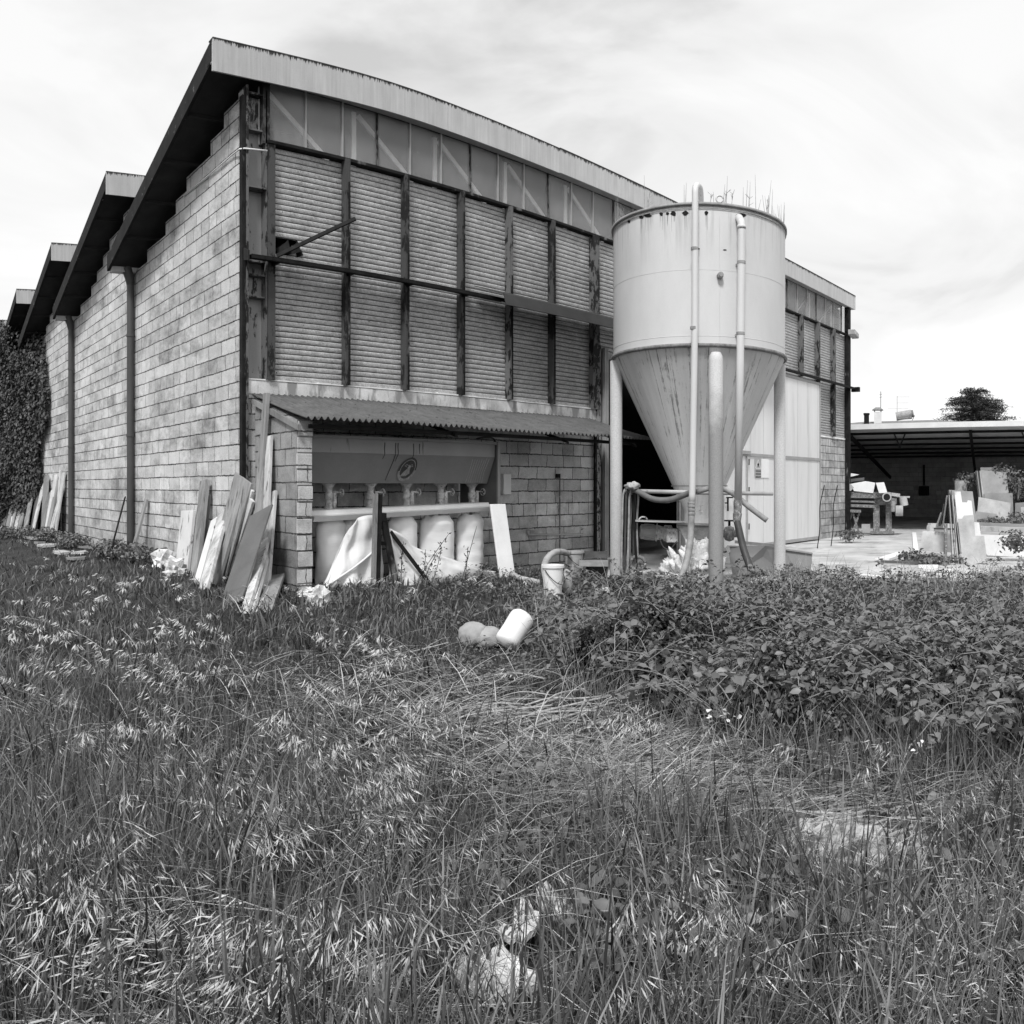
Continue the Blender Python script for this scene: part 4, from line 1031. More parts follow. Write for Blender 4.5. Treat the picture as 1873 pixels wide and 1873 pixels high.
# dark carton
cc = pD(1086, 1045, 12.4); cc.z = .02
bx = thing('carton', cc, 'dark open carton with a pale flap beside the pale bucket', 'box')
T2 = Vector((math.cos(phi(1086)), -math.sin(phi(1086)), 0)); R2 = Vector((math.sin(phi(1086)), math.cos(phi(1086)), 0))
mb = MB(); u_ = Vector((0, 0, 1))
for s_ in (-1, 1):
    mb.bar(cc + T2 * .20 * s_, cc + T2 * .20 * s_ + u_ * .40, T2 * .01, R2 * .3)
    mb.bar(cc + R2 * .15 * s_, cc + R2 * .15 * s_ + u_ * .40, T2 * .39, R2 * .01)
mb.bar(cc + R2 * .17 + u_ * .405, cc + R2 * .26 + u_ * .50, T2 * .40, R2 * .01); build('walls', mb, m_box, bx)
mb = MB(); mb.bar(cc - R2 * .16 + u_ * .402, cc - R2 * .34 + u_ * .33, T2 * .42, u_ * .008); build('flap', mb, m_cardp, bx)
mb = MB(); mb.blob(pD(1094, 1094, 10.6), (.16, .10, .09), .8, 2.5, 3, 7); mb.blob(pD(1104, 1086, 10.7), (.09, .08, .08), .8, 3.5, 3, 2); build('plastic_wrapping', mb, m_tarp, None, 'crumpled clear plastic wrapping in the weeds right of the jerrycan', 'plastic sheet', smooth=True)
# coiled reel near left leg
mb = MB(); c = pD(1166, 1030, 13.0)
ring = [c + T2 * math.cos(a) * .12 + Vector((0, 0, 1)) * math.sin(a) * .10 for a in np.linspace(0, 2 * math.pi, 20)]
mb.tube(ring, .03, 8); mb.tube([c, c + Vector((0, 0, -.2))], .015, 6); build('hose_coil', mb, m_iron, None, 'small coil of dark hose low under the rail', 'hose coil', smooth=True)

# sacks in the grass
def capsule(mb, a, b, r, n=22, lump=.04, seed=0, endr=.35):
    a, b = Vector(a), Vector(b); L = (b - a).length; P = []; rr = []
    m = 16
    for k in range(m + 1):
        t = k / m; P.append(a.lerp(b, t)); e = min(t, 1 - t) * L / (r * .55)
        rr.append(r * (math.sqrt(max(.0, 1 - (1 - min(1, e)) ** 2)) * (1 - .03) + .02) * (1 + lump * math.sin(t * 9 + seed)))
    mb.tube(P, rr, n)
a = pG(878, 1182); cz = a + Vector((0, 0, .08))
t8 = Vector((math.cos(phi(878)), -math.sin(phi(878)), 0)); r8 = Vector((math.sin(phi(878)), math.cos(phi(878)), 0))
mb = MB(); mb.blob(cz - t8 * .06 + Vector((0, 0, .02)), (.15, .13, .13), .12, 1.5, 4, 2); mb.blob(cz + t8 * .07 + Vector((0, 0, .0)), (.14, .13, .11), .12, 1.5, 4, 5)
build('grey_sack', mb, m_graysack, None, 'plump grey sack lying in the grass left of the white roll', 'sack', smooth=True)
a = pG(922, 1192) + Vector((0, 0, .05)); b = a + t8 * .20 + Vector((0, 0, .27)) + r8 * .18
mb = MB(); capsule(mb, a, b, .115, 24, .02, 1)
build('white_roll', mb, m_white, None, 'bright white rounded roll tilted in the grass beside the grey sack', 'roll', smooth=True)

# ================================================================== LEANING PLANKS
def lean(top, bot, wpx, th, mat, lab, X=XW, name='plank', zmin=None, wmin=None, grp=None, taper=None):
    a = pX(top[0], top[1], X - th - .01)
    b = pG(bot[0], bot[1])
    if b.x > X - th - .12:
        bx_ = X - th - .12 - random.Random(bot[0]).random() * .2
        by_ = bx_ / math.tan(phi(bot[0])); b = Vector((bx_, by_, gz(bx_, by_)))
    b.z -= .03
    ax = (b - a).normalized()
    # width axis: across the view, perpendicular to the board's length, mostly along the wall
    dm = math.hypot(*(a.lerp(b, .5)).xy); p = phi((top[0] + bot[0]) / 2)
    tv = Vector((math.cos(p), -math.sin(p), 0)); fn = Vector((-1, 0, 0.35))
    wv = Vector((0, -1, 0)); wv = (wv - ax * wv.dot(ax)).normalized()
    vis = abs(wv.dot(tv)); wd = wpx / F * dm / max(.35, vis)
    nv = ax.cross(wv).normalized()
    mb = MB()
    if taper:
        mb.bar(a, b, wv * wd, nv * th); mb.bar(a - ax * .10, a - ax * .002, wv * wd * .35, nv * th * .98)
    else: mb.bar(a, b, wv * wd, nv * th)
    t = build(name, mb, mat, None, lab, 'plank', grp or 'boards and slabs leaning at the factory corner', bevel=.003)
    return t
lean((345, 934), (333, 1045), 22, .05, m_marble, 'cracked white marble slab, leftmost of the boards near the corner')
lean((375, 879), (356, 1048), 11, .07, m_midboard, 'tall grey beam standing just right of the cracked white slab')
lean((382, 905), (366, 1046), 5, .04, m_darkboard, 'thin dark batten half hidden beside the tall grey beam')
lean((446, 874), (392, 1044), 28, .03, m_midboard, 'wide grey panel behind the long beams with its top at the corner angle')
lean((442, 902), (394, 1058), 9, .05, m_midboard, 'long grey beam with a chipped top leaning before the wide grey panel')
lean((457, 908), (405, 1062), 14, .04, m_pale, 'long white board with a pointed top beside the dark panel', taper=True)
lean((394, 950), (360, 1069), 12, .05, m_marble, 'short stained white slab leaning left of the knotted plank')
lean((410, 939), (372, 1078), 17, .05, m_pale, 'pale plank with a round black knot hole near its foot')
lean((402, 1004), (389, 1064), 8, .04, m_pale, 'short narrow pale batten between the knotted plank and long beam')
lean((478, 934), (420, 1104), 42, .025, m_darkboard, 'large smooth dark grey panel, widest of the leaning boards', X=4.6)
XP = 4.9
lean((488, 719), (463, 1010), 7, .05, m_midboard, 'tallest narrow beam leaning up against the corrugated roof edge', X=XP)
lean((481, 800), (466, 1000), 11, .04, m_midboard, 'tall grey board leaning on the block pier, second tallest', X=XP)
lean((493, 798), (482, 1010), 9, .04, m_pale, 'tall pale board on the pier right of the second tallest grey one', X=XP)
lean((476, 880), (462, 1010), 13, .04, m_midboard, 'shorter grey board in front of the tall ones on the pier', X=XP - .06)
lean((501, 899), (487, 1020), 9, .04, m_pale, 'short pale board on the pier just above the dark panel corner', X=XP)
lean((487, 988), (447, 1122), 14, .05, m_pale, 'stained white beam in the grass right of the large dark panel', X=4.75)
lean((491, 1011), (458, 1124), 8, .05, m_whitedirty, 'narrow white beam alongside the stained one at the pier foot', X=4.8)
lean((509, 1053), (480, 1126), 26, .04, m_woodgrey, 'short wide board of grey weathered wood, rightmost at the pier foot', X=4.85)
lean((500, 1056), (462, 1128), 8, .04, m_whitedirty, 'short white strip beside the weathered wood board', X=4.8)
kn = pX(407, 1022, 4.18)
lean((229, 909), (196, 1030), 2.5, .02, m_darksteel, 'thin dark rod leaning left of the near downpipe', name='iron_rod', grp='rods leaning by the downpipe')
lean((268, 913), (238, 1008), 4, .04, m_midboard, 'thin grey rod leaning right of the near downpipe', name='iron_rod', grp='rods leaning by the downpipe')
# the long row of boards beyond the second downpipe
adj = ['bleached', 'dark', 'grey', 'narrow', 'split', 'stained', 'pale', 'short']
rnd = random.Random(21)
for k in range(26):
    tx = 8 + k * 4.45 + rnd.uniform(-2, 2); ty = rnd.uniform(858, 900) + (10 if k < 4 else 0)
    bx_ = tx - rnd.uniform(4, 26); by_ = 968 + k * .7
    mat = rnd.choice([m_woodgrey, m_midboard, m_pale, m_whitedirty, m_darkboard, m_pale])
    lean((tx, ty), (max(bx_, 2), by_), rnd.uniform(4, 9), .04, mat, 'weathered board in the long row leaning between ivy and far downpipe', name='board', grp='row of boards leaning past the far downpipe')

# ================================================================== RUBBLE
def stones(name, lst, mat, cat, grp=None):
    for i, (x, y, rx, rz, lab) in enumerate(lst):
        c = pG(x, y); mb = MB(); mb.blob(c + Vector((0, 0, rz * .3)), (rx, rx * random.Random(i).uniform(.6, 1.0), rz), .75, 2.6, 3, i * 3.1 + 1)
        build(name, mb, mat, None, lab, cat, grp)
stones('plaster_lump', [
    (583, 1106, .11, .14, 'rough white plaster lump at the foot of the pier'),
    (562, 1090, .12, .07, 'flat white plaster crust beside the pier foot lump'),
    (307, 1036, .24, .20, 'broken white lump with a dark hollow near the marble slab'),
    (322, 1052, .18, .16, 'small white chunk in front of the hollow broken lump'),
    (1384, 1166, .17, .10, 'white shard half buried among the brambles'),
    (640, 1290, .08, .02, 'pale chip among the straw at the left')], m_plaster, 'rubble')
stones('plaster_lump', [
    (1478, 1556, .15, .08, 'white stone at the left end of the rubble strip'),
    (1540, 1572, .26, .08, 'long flat white slab piece in the rubble strip'),
    (1640, 1580, .22, .08, 'flat white piece at the right end of the rubble strip'),
    (1560, 1500, .06, .04, 'small pale stone above the rubble strip'),
    (1710, 1535, .09, .03, 'curled pale scrap right of the rubble strip')], simple('dusty_plaster', .50, .35, 8, .95, .8, stain=(.14, .45, 10, (1, 1, 1)), fine=30, bd=.02), 'rubble')
def flake(x, y, L, W, rot, tilt, lab):
    c = pG(x, y) + Vector((0, 0, .09)); rr = random.Random(int(x * 7 + y)); n = 11; P = []
    ca, sa = math.cos(rot), math.sin(rot)
    for j in range(n):
        a = 2 * math.pi * j / n; k = rr.uniform(.68, 1.12); u, v = L * k * math.cos(a), W * k * math.sin(a)
        P.append((c.x + u * ca - v * sa, c.y + u * sa + v * ca, c.z + v * tilt + rr.uniform(-.008, .008)))
    build('plaster_flake', MB().poly(P, (0, 0, .022)), m_plaster, None, lab, 'rubble')
flake(965, 1742, .13, .045, .75, .25, 'narrow white flake, lower end of the diagonal debris line in the grass')
flake(1008, 1700, .11, .055, .9, .2, 'broad white flake at the upper end of the diagonal debris line')
flake(1030, 1722, .05, .03, .2, .1, 'tiny white chip right of the diagonal debris line')
flake(930, 1768, .05, .025, 1.2, .1, 'tiny white chip at the lower tip of the diagonal debris line')
flake(905, 1838, .13, .07, .3, .2, 'large white flake just above the bottom edge of the view')
flake(868, 1862, .10, .06, 1.4, .1, 'white flake at the bottom edge, left of the large one')
flake(935, 1868, .09, .05, -.3, .15, 'white flake at the bottom edge, right of the large one')
flake(850, 1830, .05, .03, .8, .1, 'small white chip left of the bottom edge flakes')
mb = MB(); c = pG(307, 1034); mb.blob(c + Vector((-.13, -.16, .20)), (.10, .10, .11), .2, 1.5, 3, 5); build('hollow', mb, m_black, None, 'dark hollow gap in the broken white lump', 'hole', smooth=True)
# flat stone strip along the side wall
rnd = random.Random(31)
for k in range(12):
    X_ = 4.15 + rnd.uniform(-.5, .35); Y_ = 14.5 + k * .62 + rnd.uniform(-.2, .2); s_ = rnd.uniform(.14, .32); a = rnd.uniform(0, 3)
    z = gz(X_, Y_); mb = MB(); n = 6
    P = [(X_ + s_ * rnd.uniform(.7, 1.1) * math.cos(a + 2 * math.pi * j / n), Y_ + s_ * rnd.uniform(.7, 1.1) * math.sin(a + 2 * math.pi * j / n), z + rnd.uniform(0, .03)) for j in range(n)]
    mb.poly(P, (0, 0, .045)); build('flat_stone', mb, m_slab if k % 3 else m_slabg, None, 'flat broken pale slab lying along the foot of the side wall', 'stone', 'broken slabs along the side wall')
# pale dust patch by the rubble strip
mb = MB()
for (x, y, r_) in ((1560, 1530, .5), (1500, 1545, .3), (1620, 1560, .4)):
    c = pG(x, y); n = 22
    mb.add([(c.x + r_ * (1 + .3 * mnoise.noise(Vector((j, x, 0)))) * math.cos(j * 2 * math.pi / n), c.y + .6 * r_ * (1 + .3 * mnoise.noise(Vector((j, x, 5)))) * math.sin(j * 2 * math.pi / n), c.z + .012 + (x % 7) * .001) for j in range(n)], [tuple(range(n))])
build('plaster_dust', mb, simple('dust', .34, .5, 12, .95, .8, stain=(.07, .52, 20, (1, 1, 1))), None, kind='stuff')

# ================================================================== RIGHT: CARPORT
cp = thing('open_shed', (30, 8, 0), 'long low open-fronted shed with a white roof edge and dark inside', 'shed')
XC, XBk = 25.2, 38.5
zf = 3.53
mb = MB(); mb.box(XC, XC + .12, -9, 22, zf - .17, zf); build('fascia', mb, m_white, cp)
mb = MB(); mb.hexa([(XC + .12, -9, zf - .16), (XBk + .2, -9, 2.95), (XBk + .2, 22, 2.95), (XC + .12, 22, zf - .16), (XC + .12, -9, zf - .04), (XBk + .2, -9, 3.06), (XBk + .2, 22, 3.06), (XC + .12, 22, zf - .04)])
build('roof', mb, simple('shed_soffit', .42, .2, 2, .9, .1), cp)
mb = MB(); mb.box(XBk, XBk + .2, -9, 22, -.1, 2.94); build('back_wall', mb, m_carwall, cp)
for y_ in (22, -9.2):
    mb = MB(); mb.box(XC + .2, XBk, y_, y_ + .2, -.1, 2.9); build('end_wall', mb, m_carwall, cp)
for k in range(6):
    x = XC + 1.2 + k * 2.3; z = (zf - .16) + (2.95 - zf + .16) * (x - XC) / (XBk - XC)
    mb = MB(); mb.box(x, x + .10, -9, 22, z - .08, z - .005); build('purlin', mb, m_darksteel, cp)
for yv in (2.5, 6.8, 11.1, 15.4):
    mb = MB(); mb.bar((XC + 1.0, yv, zf - .22), (XBk - .1, yv + 2.9, 1.95), (0, .10, 0), (0, 0, .13))
    mb.bar((XC + .9, yv - 2.1, zf - .3), (XC + .9, yv - 1.9, zf - .75), (0, .04, 0), (.05, 0, 0))
    mb.bar((XC + 1.0, yv - 1.7, zf - .3), (XC + 1.0, yv - 1.9, zf - .75), (0, .04, 0), (.05, 0, 0)); build('brace', mb, m_darksteel, cp)
mb = MB(); a = pX(1663, 905, XBk - .1)
mb.tube([pX(1690, 850, XBk - .08), pX(1690, 888, XBk - .08)], .05, 6); b_ = pX(1690, 895, XBk - .08); mb.box(XBk - .25, XBk - .03, b_.y - .25, b_.y + .2, b_.z - .3, b_.z + .15)
build('fuse_box', mb, m_darksteel, cp)
# things standing behind: house, antennas, heater
hs = thing('village_house', (46, 17, 0), 'low house behind the shed showing only its tiled roof and chimney', 'house')
mb = MB(); mb.box(43.5, 52, 8, 24, -.2, 4.9); build('wall', mb, m_plasterw, hs)
mb = MB(); mb.add([(43, 7.5, 4.6), (52.5, 7.5, 4.6), (52.5, 24.5, 4.6), (43, 24.5, 4.6), (47, 14.5, 5.42), (48.5, 14.5, 5.42), (48.5, 19, 5.42), (47, 19, 5.42)], [(0, 1, 2, 3), (4, 5, 6, 7), (0, 1, 5, 4), (1, 2, 6, 5), (2, 3, 7, 6), (3, 0, 4, 7)]); rfh = build('roof', mb, m_tile, hs)
d = 49.5
a, b = pD(1598.5, 768, d), pD(1612.5, 754, d)
tq = Vector((math.cos(phi(1605)), -math.sin(phi(1605)), 0)); rq = Vector((math.sin(phi(1605)), math.cos(phi(1605)), 0))
c = (a + b) / 2; wch = 14 / F * d
mb = MB(); mb.bar(Vector((c.x, c.y, a.z - .8)), Vector((c.x, c.y, b.z)), tq * wch, rq * wch); ch = build('chimney', mb, m_plasterw, rfh)
mb = MB()
for s1 in (-1, 1):
    for s2 in (-1, 1): q = Vector((c.x, c.y, b.z)) + tq * wch * .42 * s1 + rq * wch * .42 * s2; mb.bar(q, q + Vector((0, 0, .12)), tq * .07, rq * .07)
q = Vector((c.x, c.y, b.z + .12)); e = wch * .72
mb.add([q - tq * e - rq * e, q + tq * e - rq * e, q + tq * e + rq * e, q - tq * e + rq * e, q - tq * e * .4 + Vector((0, 0, .17)), q + tq * e * .4 + Vector((0, 0, .17))], [(0, 1, 5, 4), (2, 3, 4, 5), (1, 2, 5), (3, 0, 4), (0, 3, 2, 1)])
build('chimney_cap', mb, m_tile, ch)
mb = MB(); c = pD(1585, 762, d); mb.bar(c - Vector((0, 0, .5)), c + Vector((0, 0, .10)), tq * .3, rq * .3); mb.bar(c + Vector((0, 0, .10)), c + Vector((0, 0, .2)), tq * .36, rq * .36); build('chimney', mb, m_darksteel, rfh)
mb = MB(); mb.tube([pD(1611, 752, d), pD(1611, 716, d)], .022, 5); mb.tube([pD(1609, 722, d), pD(1613, 721, d)], .02, 4); mb.tube([pD(1609, 727, d), pD(1613, 726, d)], .02, 4); build('antenna', mb, m_iron, None, 'thin mast antenna rising beside the house chimney', 'antenna')
mb = MB(); mb.tube([pD(1641, 768, d), pD(1641, 724, d)], .022, 5)
for y_, xa_, xb_ in ((726, 1641, 1664), (737, 1641, 1662), (747.5, 1624, 1662)): mb.tube([pD(xa_, y_, d), pD(xb_, y_, d)], .014, 4)
build('antenna', mb, m_slab, None, 'pale aerial with three long horizontal rods on the far roof', 'antenna')
mb = MB(); a, b = pD(1639, 762, 46), pD(1667, 757, 46); mb.tube([a, b], .24, 16)
wh = thing('solar_heater', pD(1653, 768, 46), 'horizontal round water tank of a solar heater on the far roof', 'water heater')
build('heater_tank', mb, m_hose, wh, smooth=2)
mb = MB(); mb.tube([b, b + (b - a).normalized() * .12], .20, 14); mb.bar(pD(1640, 766, 46), pD(1668, 764, 46), (0, 0, .1), rq * .6); mb.bar(pD(1669, 768, 46), pD(1673, 760, 46), (0, 0, .1), rq * .5); build('stand', mb, m_iron, wh)

# saw bench / machine
dM = 25.5; pmx = phi(1600)
def Mp(x, y, dd=0): return pD(x, y, dM + dd)
rm = Vector((math.sin(pmx), math.cos(pmx), 0)); tm = Vector((math.cos(pmx), -math.sin(pmx), 0))
mc = thing('stone_saw', Mp(1600, 975), 'old stone-cutting machine on two iron columns in the yard', 'machine')
def colm(x0, x1, y0, mat):
    mb = MB(); c = (x0 + x1) / 2; wd_ = (x1 - x0) / F * dM
    mb.bar(Mp(c, 974), Mp(c, y0), tm * wd_, rm * wd_); mb.bar(Mp(c, 976.5), Mp(c, 972), tm * wd_ * 1.9, rm * wd_ * 1.9); mb.bar(Mp(x0 + 1, 972), Mp(x0 + 1, y0), tm * .02, -rm * (wd_ * 1.04)); return build('column', mb, mat, mc, bevel=.01)
colm(1597, 1609, 903, m_iron); colm(1620, 1631, 918, m_iron)
mb = MB(); mb.bar(Mp(1548, 905), Mp(1625, 906), (0, 0, .18), rm * .5); mb.bar(Mp(1548, 916), Mp(1600, 918), (0, 0, .06), rm * .4); mb.bar(Mp(1548, 924), Mp(1600, 926), (0, 0, .09), rm * .4); mb.bar(Mp(1605, 918), Mp(1640, 916), (0, 0, .2), rm * .3); build('bed', mb, m_iron, mc)
mb = MB(); c = Mp(1622, 909, -.35); mb.tube([c - rm * .15, c + rm * .2], .14, 18); build('drum', mb, m_slab, mc, smooth=2)
mb = MB(); mb.tube([c - rm * .16, c - rm * .152], .10, 18); build('drum_mouth', mb, m_black, mc)
mb = MB(); c = Mp(1633.5, 926, -.3); mb.tube([c - Vector((0, 0, .16)), c + Vector((0, 0, .16))], .075, 14); build('belt_guard', mb, m_hose, mc, smooth=2)
mb = MB(); c = Mp(1644, 934, -.2); mb.tube([c - tm * .10 - rm * .1, c + tm * .12 - rm * .1], .16, 18); mb.tube([Mp(1651, 910), Mp(1654, 925)], .13, 14); build('motor', mb, m_slab, mc, smooth=2)
mb = MB(); mb.bar(Mp(1640, 909), Mp(1664, 909), (0, 0, .05), rm * .06); mb.bar(Mp(1624, 903), Mp(1646, 906), (0, 0, .1), rm * .4); build('arm', mb, m_slab, mc)
mb = MB()
for xa_, xb_ in ((1548, 1556), (1558, 1548), (1560, 1571), (1572, 1560)): mb.bar(Mp(xa_, 938, -.2), Mp(xb_, 974, -.2), tm * .06, rm * .06)
mb.bar(Mp(1546, 934, -.2), Mp(1575, 935, -.2), (0, 0, .08), rm * .3); build('trestle', mb, m_iron, mc)
mb = MB(); c = Mp(1584, 966, -.2); mb.bar(c - Vector((0, 0, .12)), c + Vector((0, 0, .12)), tm * .26, rm * .3); build('tub', mb, m_graysack, None, 'small pale tub on the yard under the machine bed', 'tub')
def pslab(name, pts, d, th, mat, lab, cat='slab', grp=None, lean_=0.0, par=None):
    ys = [p[1] for p in pts]; y1, y0 = max(ys), min(ys)
    P = [pD(x, y, d + lean_ * (y1 - y) / max(1, y1 - y0)) for x, y in pts]
    p = phi(sum(q[0] for q in pts) / len(pts)); r_ = Vector((math.sin(p), math.cos(p), 0))
    mb = MB(); mb.poly(P, r_ * th); return build(name, mb, mat, par, lab if par is None else None, cat if par is None else None, grp)
pslab('metal_sheet', [(1556, 885), (1583, 880), (1601, 883), (1597, 902), (1562, 898)], 25.2, .03, m_white, 'large bright sheet lying on the machine bed', 'sheet')
pslab('metal_sheet', [(1602, 883), (1617, 882), (1623, 901), (1608, 902)], 25.0, .03, m_white, 'smaller folded bright sheet on the machine right of the large one', 'sheet')
pslab('metal_sheet', [(1546, 864), (1572, 868), (1556, 872), (1546, 868)], 25.4, .03, m_white, 'pointed bright scrap on top of the machine by the wall', 'sheet')
pslab('metal_sheet', [(1546, 884), (1556, 885), (1562, 892), (1556, 898), (1546, 894)], 25.1, .03, m_slab, 'short pale offcut between the machine and the black post', 'sheet')
mb = MB(); mb.bar(Mp(1546, 880), Mp(1581, 876), (0, 0, .09), rm * .2); build('timber', mb, m_darkboard, None, 'dark timber lying above the sheets on the machine', 'timber')

# leaning stone slabs, near stack
G1 = 'slabs in the near leaning stack'; G2 = 'slabs in the rear leaning stack'
d1 = 15.9
pslab('stone_slab', [(1752, 949), (1760, 949), (1763, 943), (1781, 942), (1784, 980), (1800, 980), (1806, 1027), (1761, 1036)], d1, .03, m_slab, 'foremost pale notched slab of the near stack', grp=G1, lean_=.3)
pslab('stone_slab', [(1746, 899), (1757, 899), (1760, 919), (1769, 919), (1770, 915), (1777, 916), (1782, 955), (1791, 956), (1795, 985), (1756, 1010)], d1 + .12, .03, m_slabw, 'bright white slab with a square notch in the near stack', grp=G1, lean_=.5)
pslab('stone_slab', [(1736, 896), (1779, 899), (1784, 937), (1788, 958), (1794, 1000), (1752, 1015)], d1 + .25, .03, m_slabg, 'mid grey slab behind the notched white slab', grp=G1, lean_=.6)
for k in range(7):
    xt = 1733.5 + k * 2.0; yt = 897 + (k % 3) * 9 + (30 if k > 4 else 0); xb = 1741 + k * 2.9
    pslab('stone_slab', [(xt, yt), (xt + 1.5, yt), (xb + 1.5, 1035), (xb, 1033)], d1 + .22 - k * .04, .5, [m_slabd, m_slab, m_slabd, m_darkboard, m_slab, m_slabd, m_slabg][k], ['first', 'second', 'third', 'fourth', 'fifth', 'sixth', 'seventh'][k] + ' edge-on slab from the left of the near stack', grp=G1, lean_=.4)
for k in range(3):
    xt = 1731 - k * 5.5; pslab('stone_slab', [(xt, 907 + k * 16), (xt + 2.5, 907 + k * 16), (xt - 5, 962), (xt - 8, 962)], d1 + 1.2, .6, [m_slab, m_slabd, m_slabg][k], ['tallest', 'middle', 'shortest'][k] + ' slab leaning the other way left of the near stack', grp=G1)
mb = MB(); mb.tube([pD(1730, 958, d1 - .3), pD(1728.5, 1052, d1 - .4)], .035, 8); build('iron_stake', mb, m_iron, None, 'rusty upright stake in front of the near slab stack', 'stake')
pslab('stone_slab', [(1688, 971), (1729, 973), (1728, 1010), (1681, 1008)], 17.0, .05, m_slab, 'square pale slab standing left of the near stack', lean_=.3)
pslab('stone_slab', [(1729, 972), (1741, 974), (1741, 1011), (1729, 1010)], 17.1, .05, m_slabw, 'narrow white slab between the stake and the near stack', lean_=.3)
mb = MB(); mb.bar(pD(1700, 961, 17.6), pD(1742, 962, 17.6), (0, 0, .09), (.1, .1, 0)); mb.bar(pD(1702, 961, 17.6), pD(1701, 972, 17.6), tan * .09, (.1, .1, 0)); build('white_beam', mb, m_slabw, None, 'white angle beam above the square pale slab', 'beam')
pslab('stone_slab', [(1790, 978), (1880, 980), (1900, 982), (1900, 1020), (1806, 1016)], 17.6, .06, m_slabw, 'long low white slab at the right edge', lean_=.2)
mb = MB(); mb.bar(pD(1785, 966, 18.6), pD(1900, 970, 18.6), (0, 0, .10), (.3, .3, 0)); build('stone_beam', mb, m_slab, None, 'long pale stone beam behind the low white slab', 'beam')
mb = MB(); mb.bar(pD(1783, 958.5, 19.4), pD(1900, 963, 19.4), (0, 0, .08), (.3, .3, 0)); build('stone_beam', mb, m_slabg, None, 'topmost grey stone beam at the right edge', 'beam')
d2 = 21.5
pslab('stone_slab', [(1794, 860), (1841, 864), (1845, 901), (1799, 912)], d2, .04, m_slabg, 'upper grey square slab of the rear stack', grp=G2, lean_=.3)
pslab('stone_slab', [(1800, 902), (1852, 902), (1855, 962), (1806, 962)], d2 - .1, .04, m_slabg, 'middle grey slab of the rear stack, widest', grp=G2, lean_=.1)
pslab('stone_slab', [(1790, 909), (1849, 920), (1844, 962), (1786, 955)], d2 - .35, .04, m_slab, 'paler tilted slab at the front of the rear stack', grp=G2, lean_=.2)
pslab('stone_slab', [(1785, 935), (1823, 940), (1822, 962), (1783, 962)], d2 - .5, .04, m_slabg, 'low dark grey slab at the foot of the rear stack', grp=G2, lean_=.1)
for k in range(4):
    xt = 1783.5 + k * 2.7; pslab('stone_slab', [(xt, 861), (xt + 1.8, 861), (xt + 8.5, 912), (xt + 6, 912)], d2 + .05, .5, [m_slabd, m_slabg, m_slabd, m_slab][k], ['outermost', 'second', 'third', 'innermost'][k] + ' edge-on slab at the left of the rear stack', grp=G2)
pslab('metal_sheet', [(1770, 865), (1783, 865), (1788, 960), (1768, 960)], d2 + .5, .04, m_slabd, 'dark narrow panel left of the rear stack', 'panel')
pslab('stone_slab', [(1793, 855), (1814, 855), (1815, 866), (1794, 866)], d2 + .6, .04, m_slabg, 'topmost small slab peeping over the rear stack', grp=G2)
mb = MB(); a = pD(1757.5, 879, 21.8); mb.tube([a, a - Vector((0, 0, .9))], .16, 16); build('barrel', mb, m_hose, None, 'grey barrel standing behind the near slab stack', 'barrel', smooth=2)
pslab('stone_slab', [(1857, 920), (1885, 918), (1890, 962), (1856, 962)], d2 - .2, .05, m_slabg, 'grey slab at the right edge among the leaves')
pslab('stone_slab', [(1867, 928), (1885, 926), (1890, 962), (1870, 962)], d2 - .4, .05, m_slab, 'pale slab half hidden at the extreme right')
# scattered boards on the yard
rnd = random.Random(17)
for (xa_, ya_, xb_, yb_, wd_, lab) in ((1613, 1024, 1652, 1012, .28, 'pale board lying flat on the yard, left of the slab'), (1612, 1027, 1690, 1030, .05, 'thin dark lath on the yard in front of the flat board'), (1672, 975, 1676, 1013, .12, 'white post lying by the square slab'),
                                  (1680, 1036, 1716, 1036, .16, 'white lath under the near stack at the left'), (1690, 1042, 1740, 1044, .1, 'narrow white strip at the weed edge'), (1575, 1053, 1662, 1062, .12, 'long white edging strip across the weeds'), (1680, 1054, 1742, 1052, .12, 'white strip on the ground below the stake')):
    a, b = pG(xa_, ya_, .06), pG(xb_, yb_, .06); ax = (b - a).normalized(); sd2 = ax.cross(Vector((0, 0, 1)))
    mb = MB(); mb.bar(a, b, sd2 * wd_, (0, 0, .05)); build('yard_board', mb, m_darkboard if 'dark' in lab else m_white, None, lab, 'board')

# ================================================================== VEGETATION
def vmesh(name, V, Fq, shade, mat, label=None, cat=None, kind='stuff', parent=None, smooth=False, group=None):
    """V (n,3), Fq (m,4) quads or tris flagged by -1, shade per vertex"""
    V = np.asarray(V, np.float32); Fq = np.asarray(Fq, np.int32)
    me = bpy.data.meshes.new(name)
    tri = Fq.shape[1] == 3
    k = Fq.shape[1]; n = len(Fq)
    me.vertices.add(len(V)); me.vertices.foreach_set('co', V.ravel())
    me.loops.add(n * k); me.loops.foreach_set('vertex_index', Fq.ravel())
    me.polygons.add(n); me.polygons.foreach_set('loop_start', np.arange(0, n * k, k, dtype=np.int32))
    me.polygons.foreach_set('loop_total', np.full(n, k, np.int32))
    me.update(calc_edges=True)
    at = me.attributes.new('shade', 'FLOAT', 'POINT'); at.data.foreach_set('value', np.asarray(shade, np.float32))
    me.materials.append(mat)
    if smooth: me.polygons.foreach_set('use_smooth', np.ones(n, bool))
    o = bpy.data.objects.new(name, me); link(o)
    if parent is not None: o.parent = parent; o.location = -wloc(parent)
    tag(o, label, cat, group, kind)
    return o
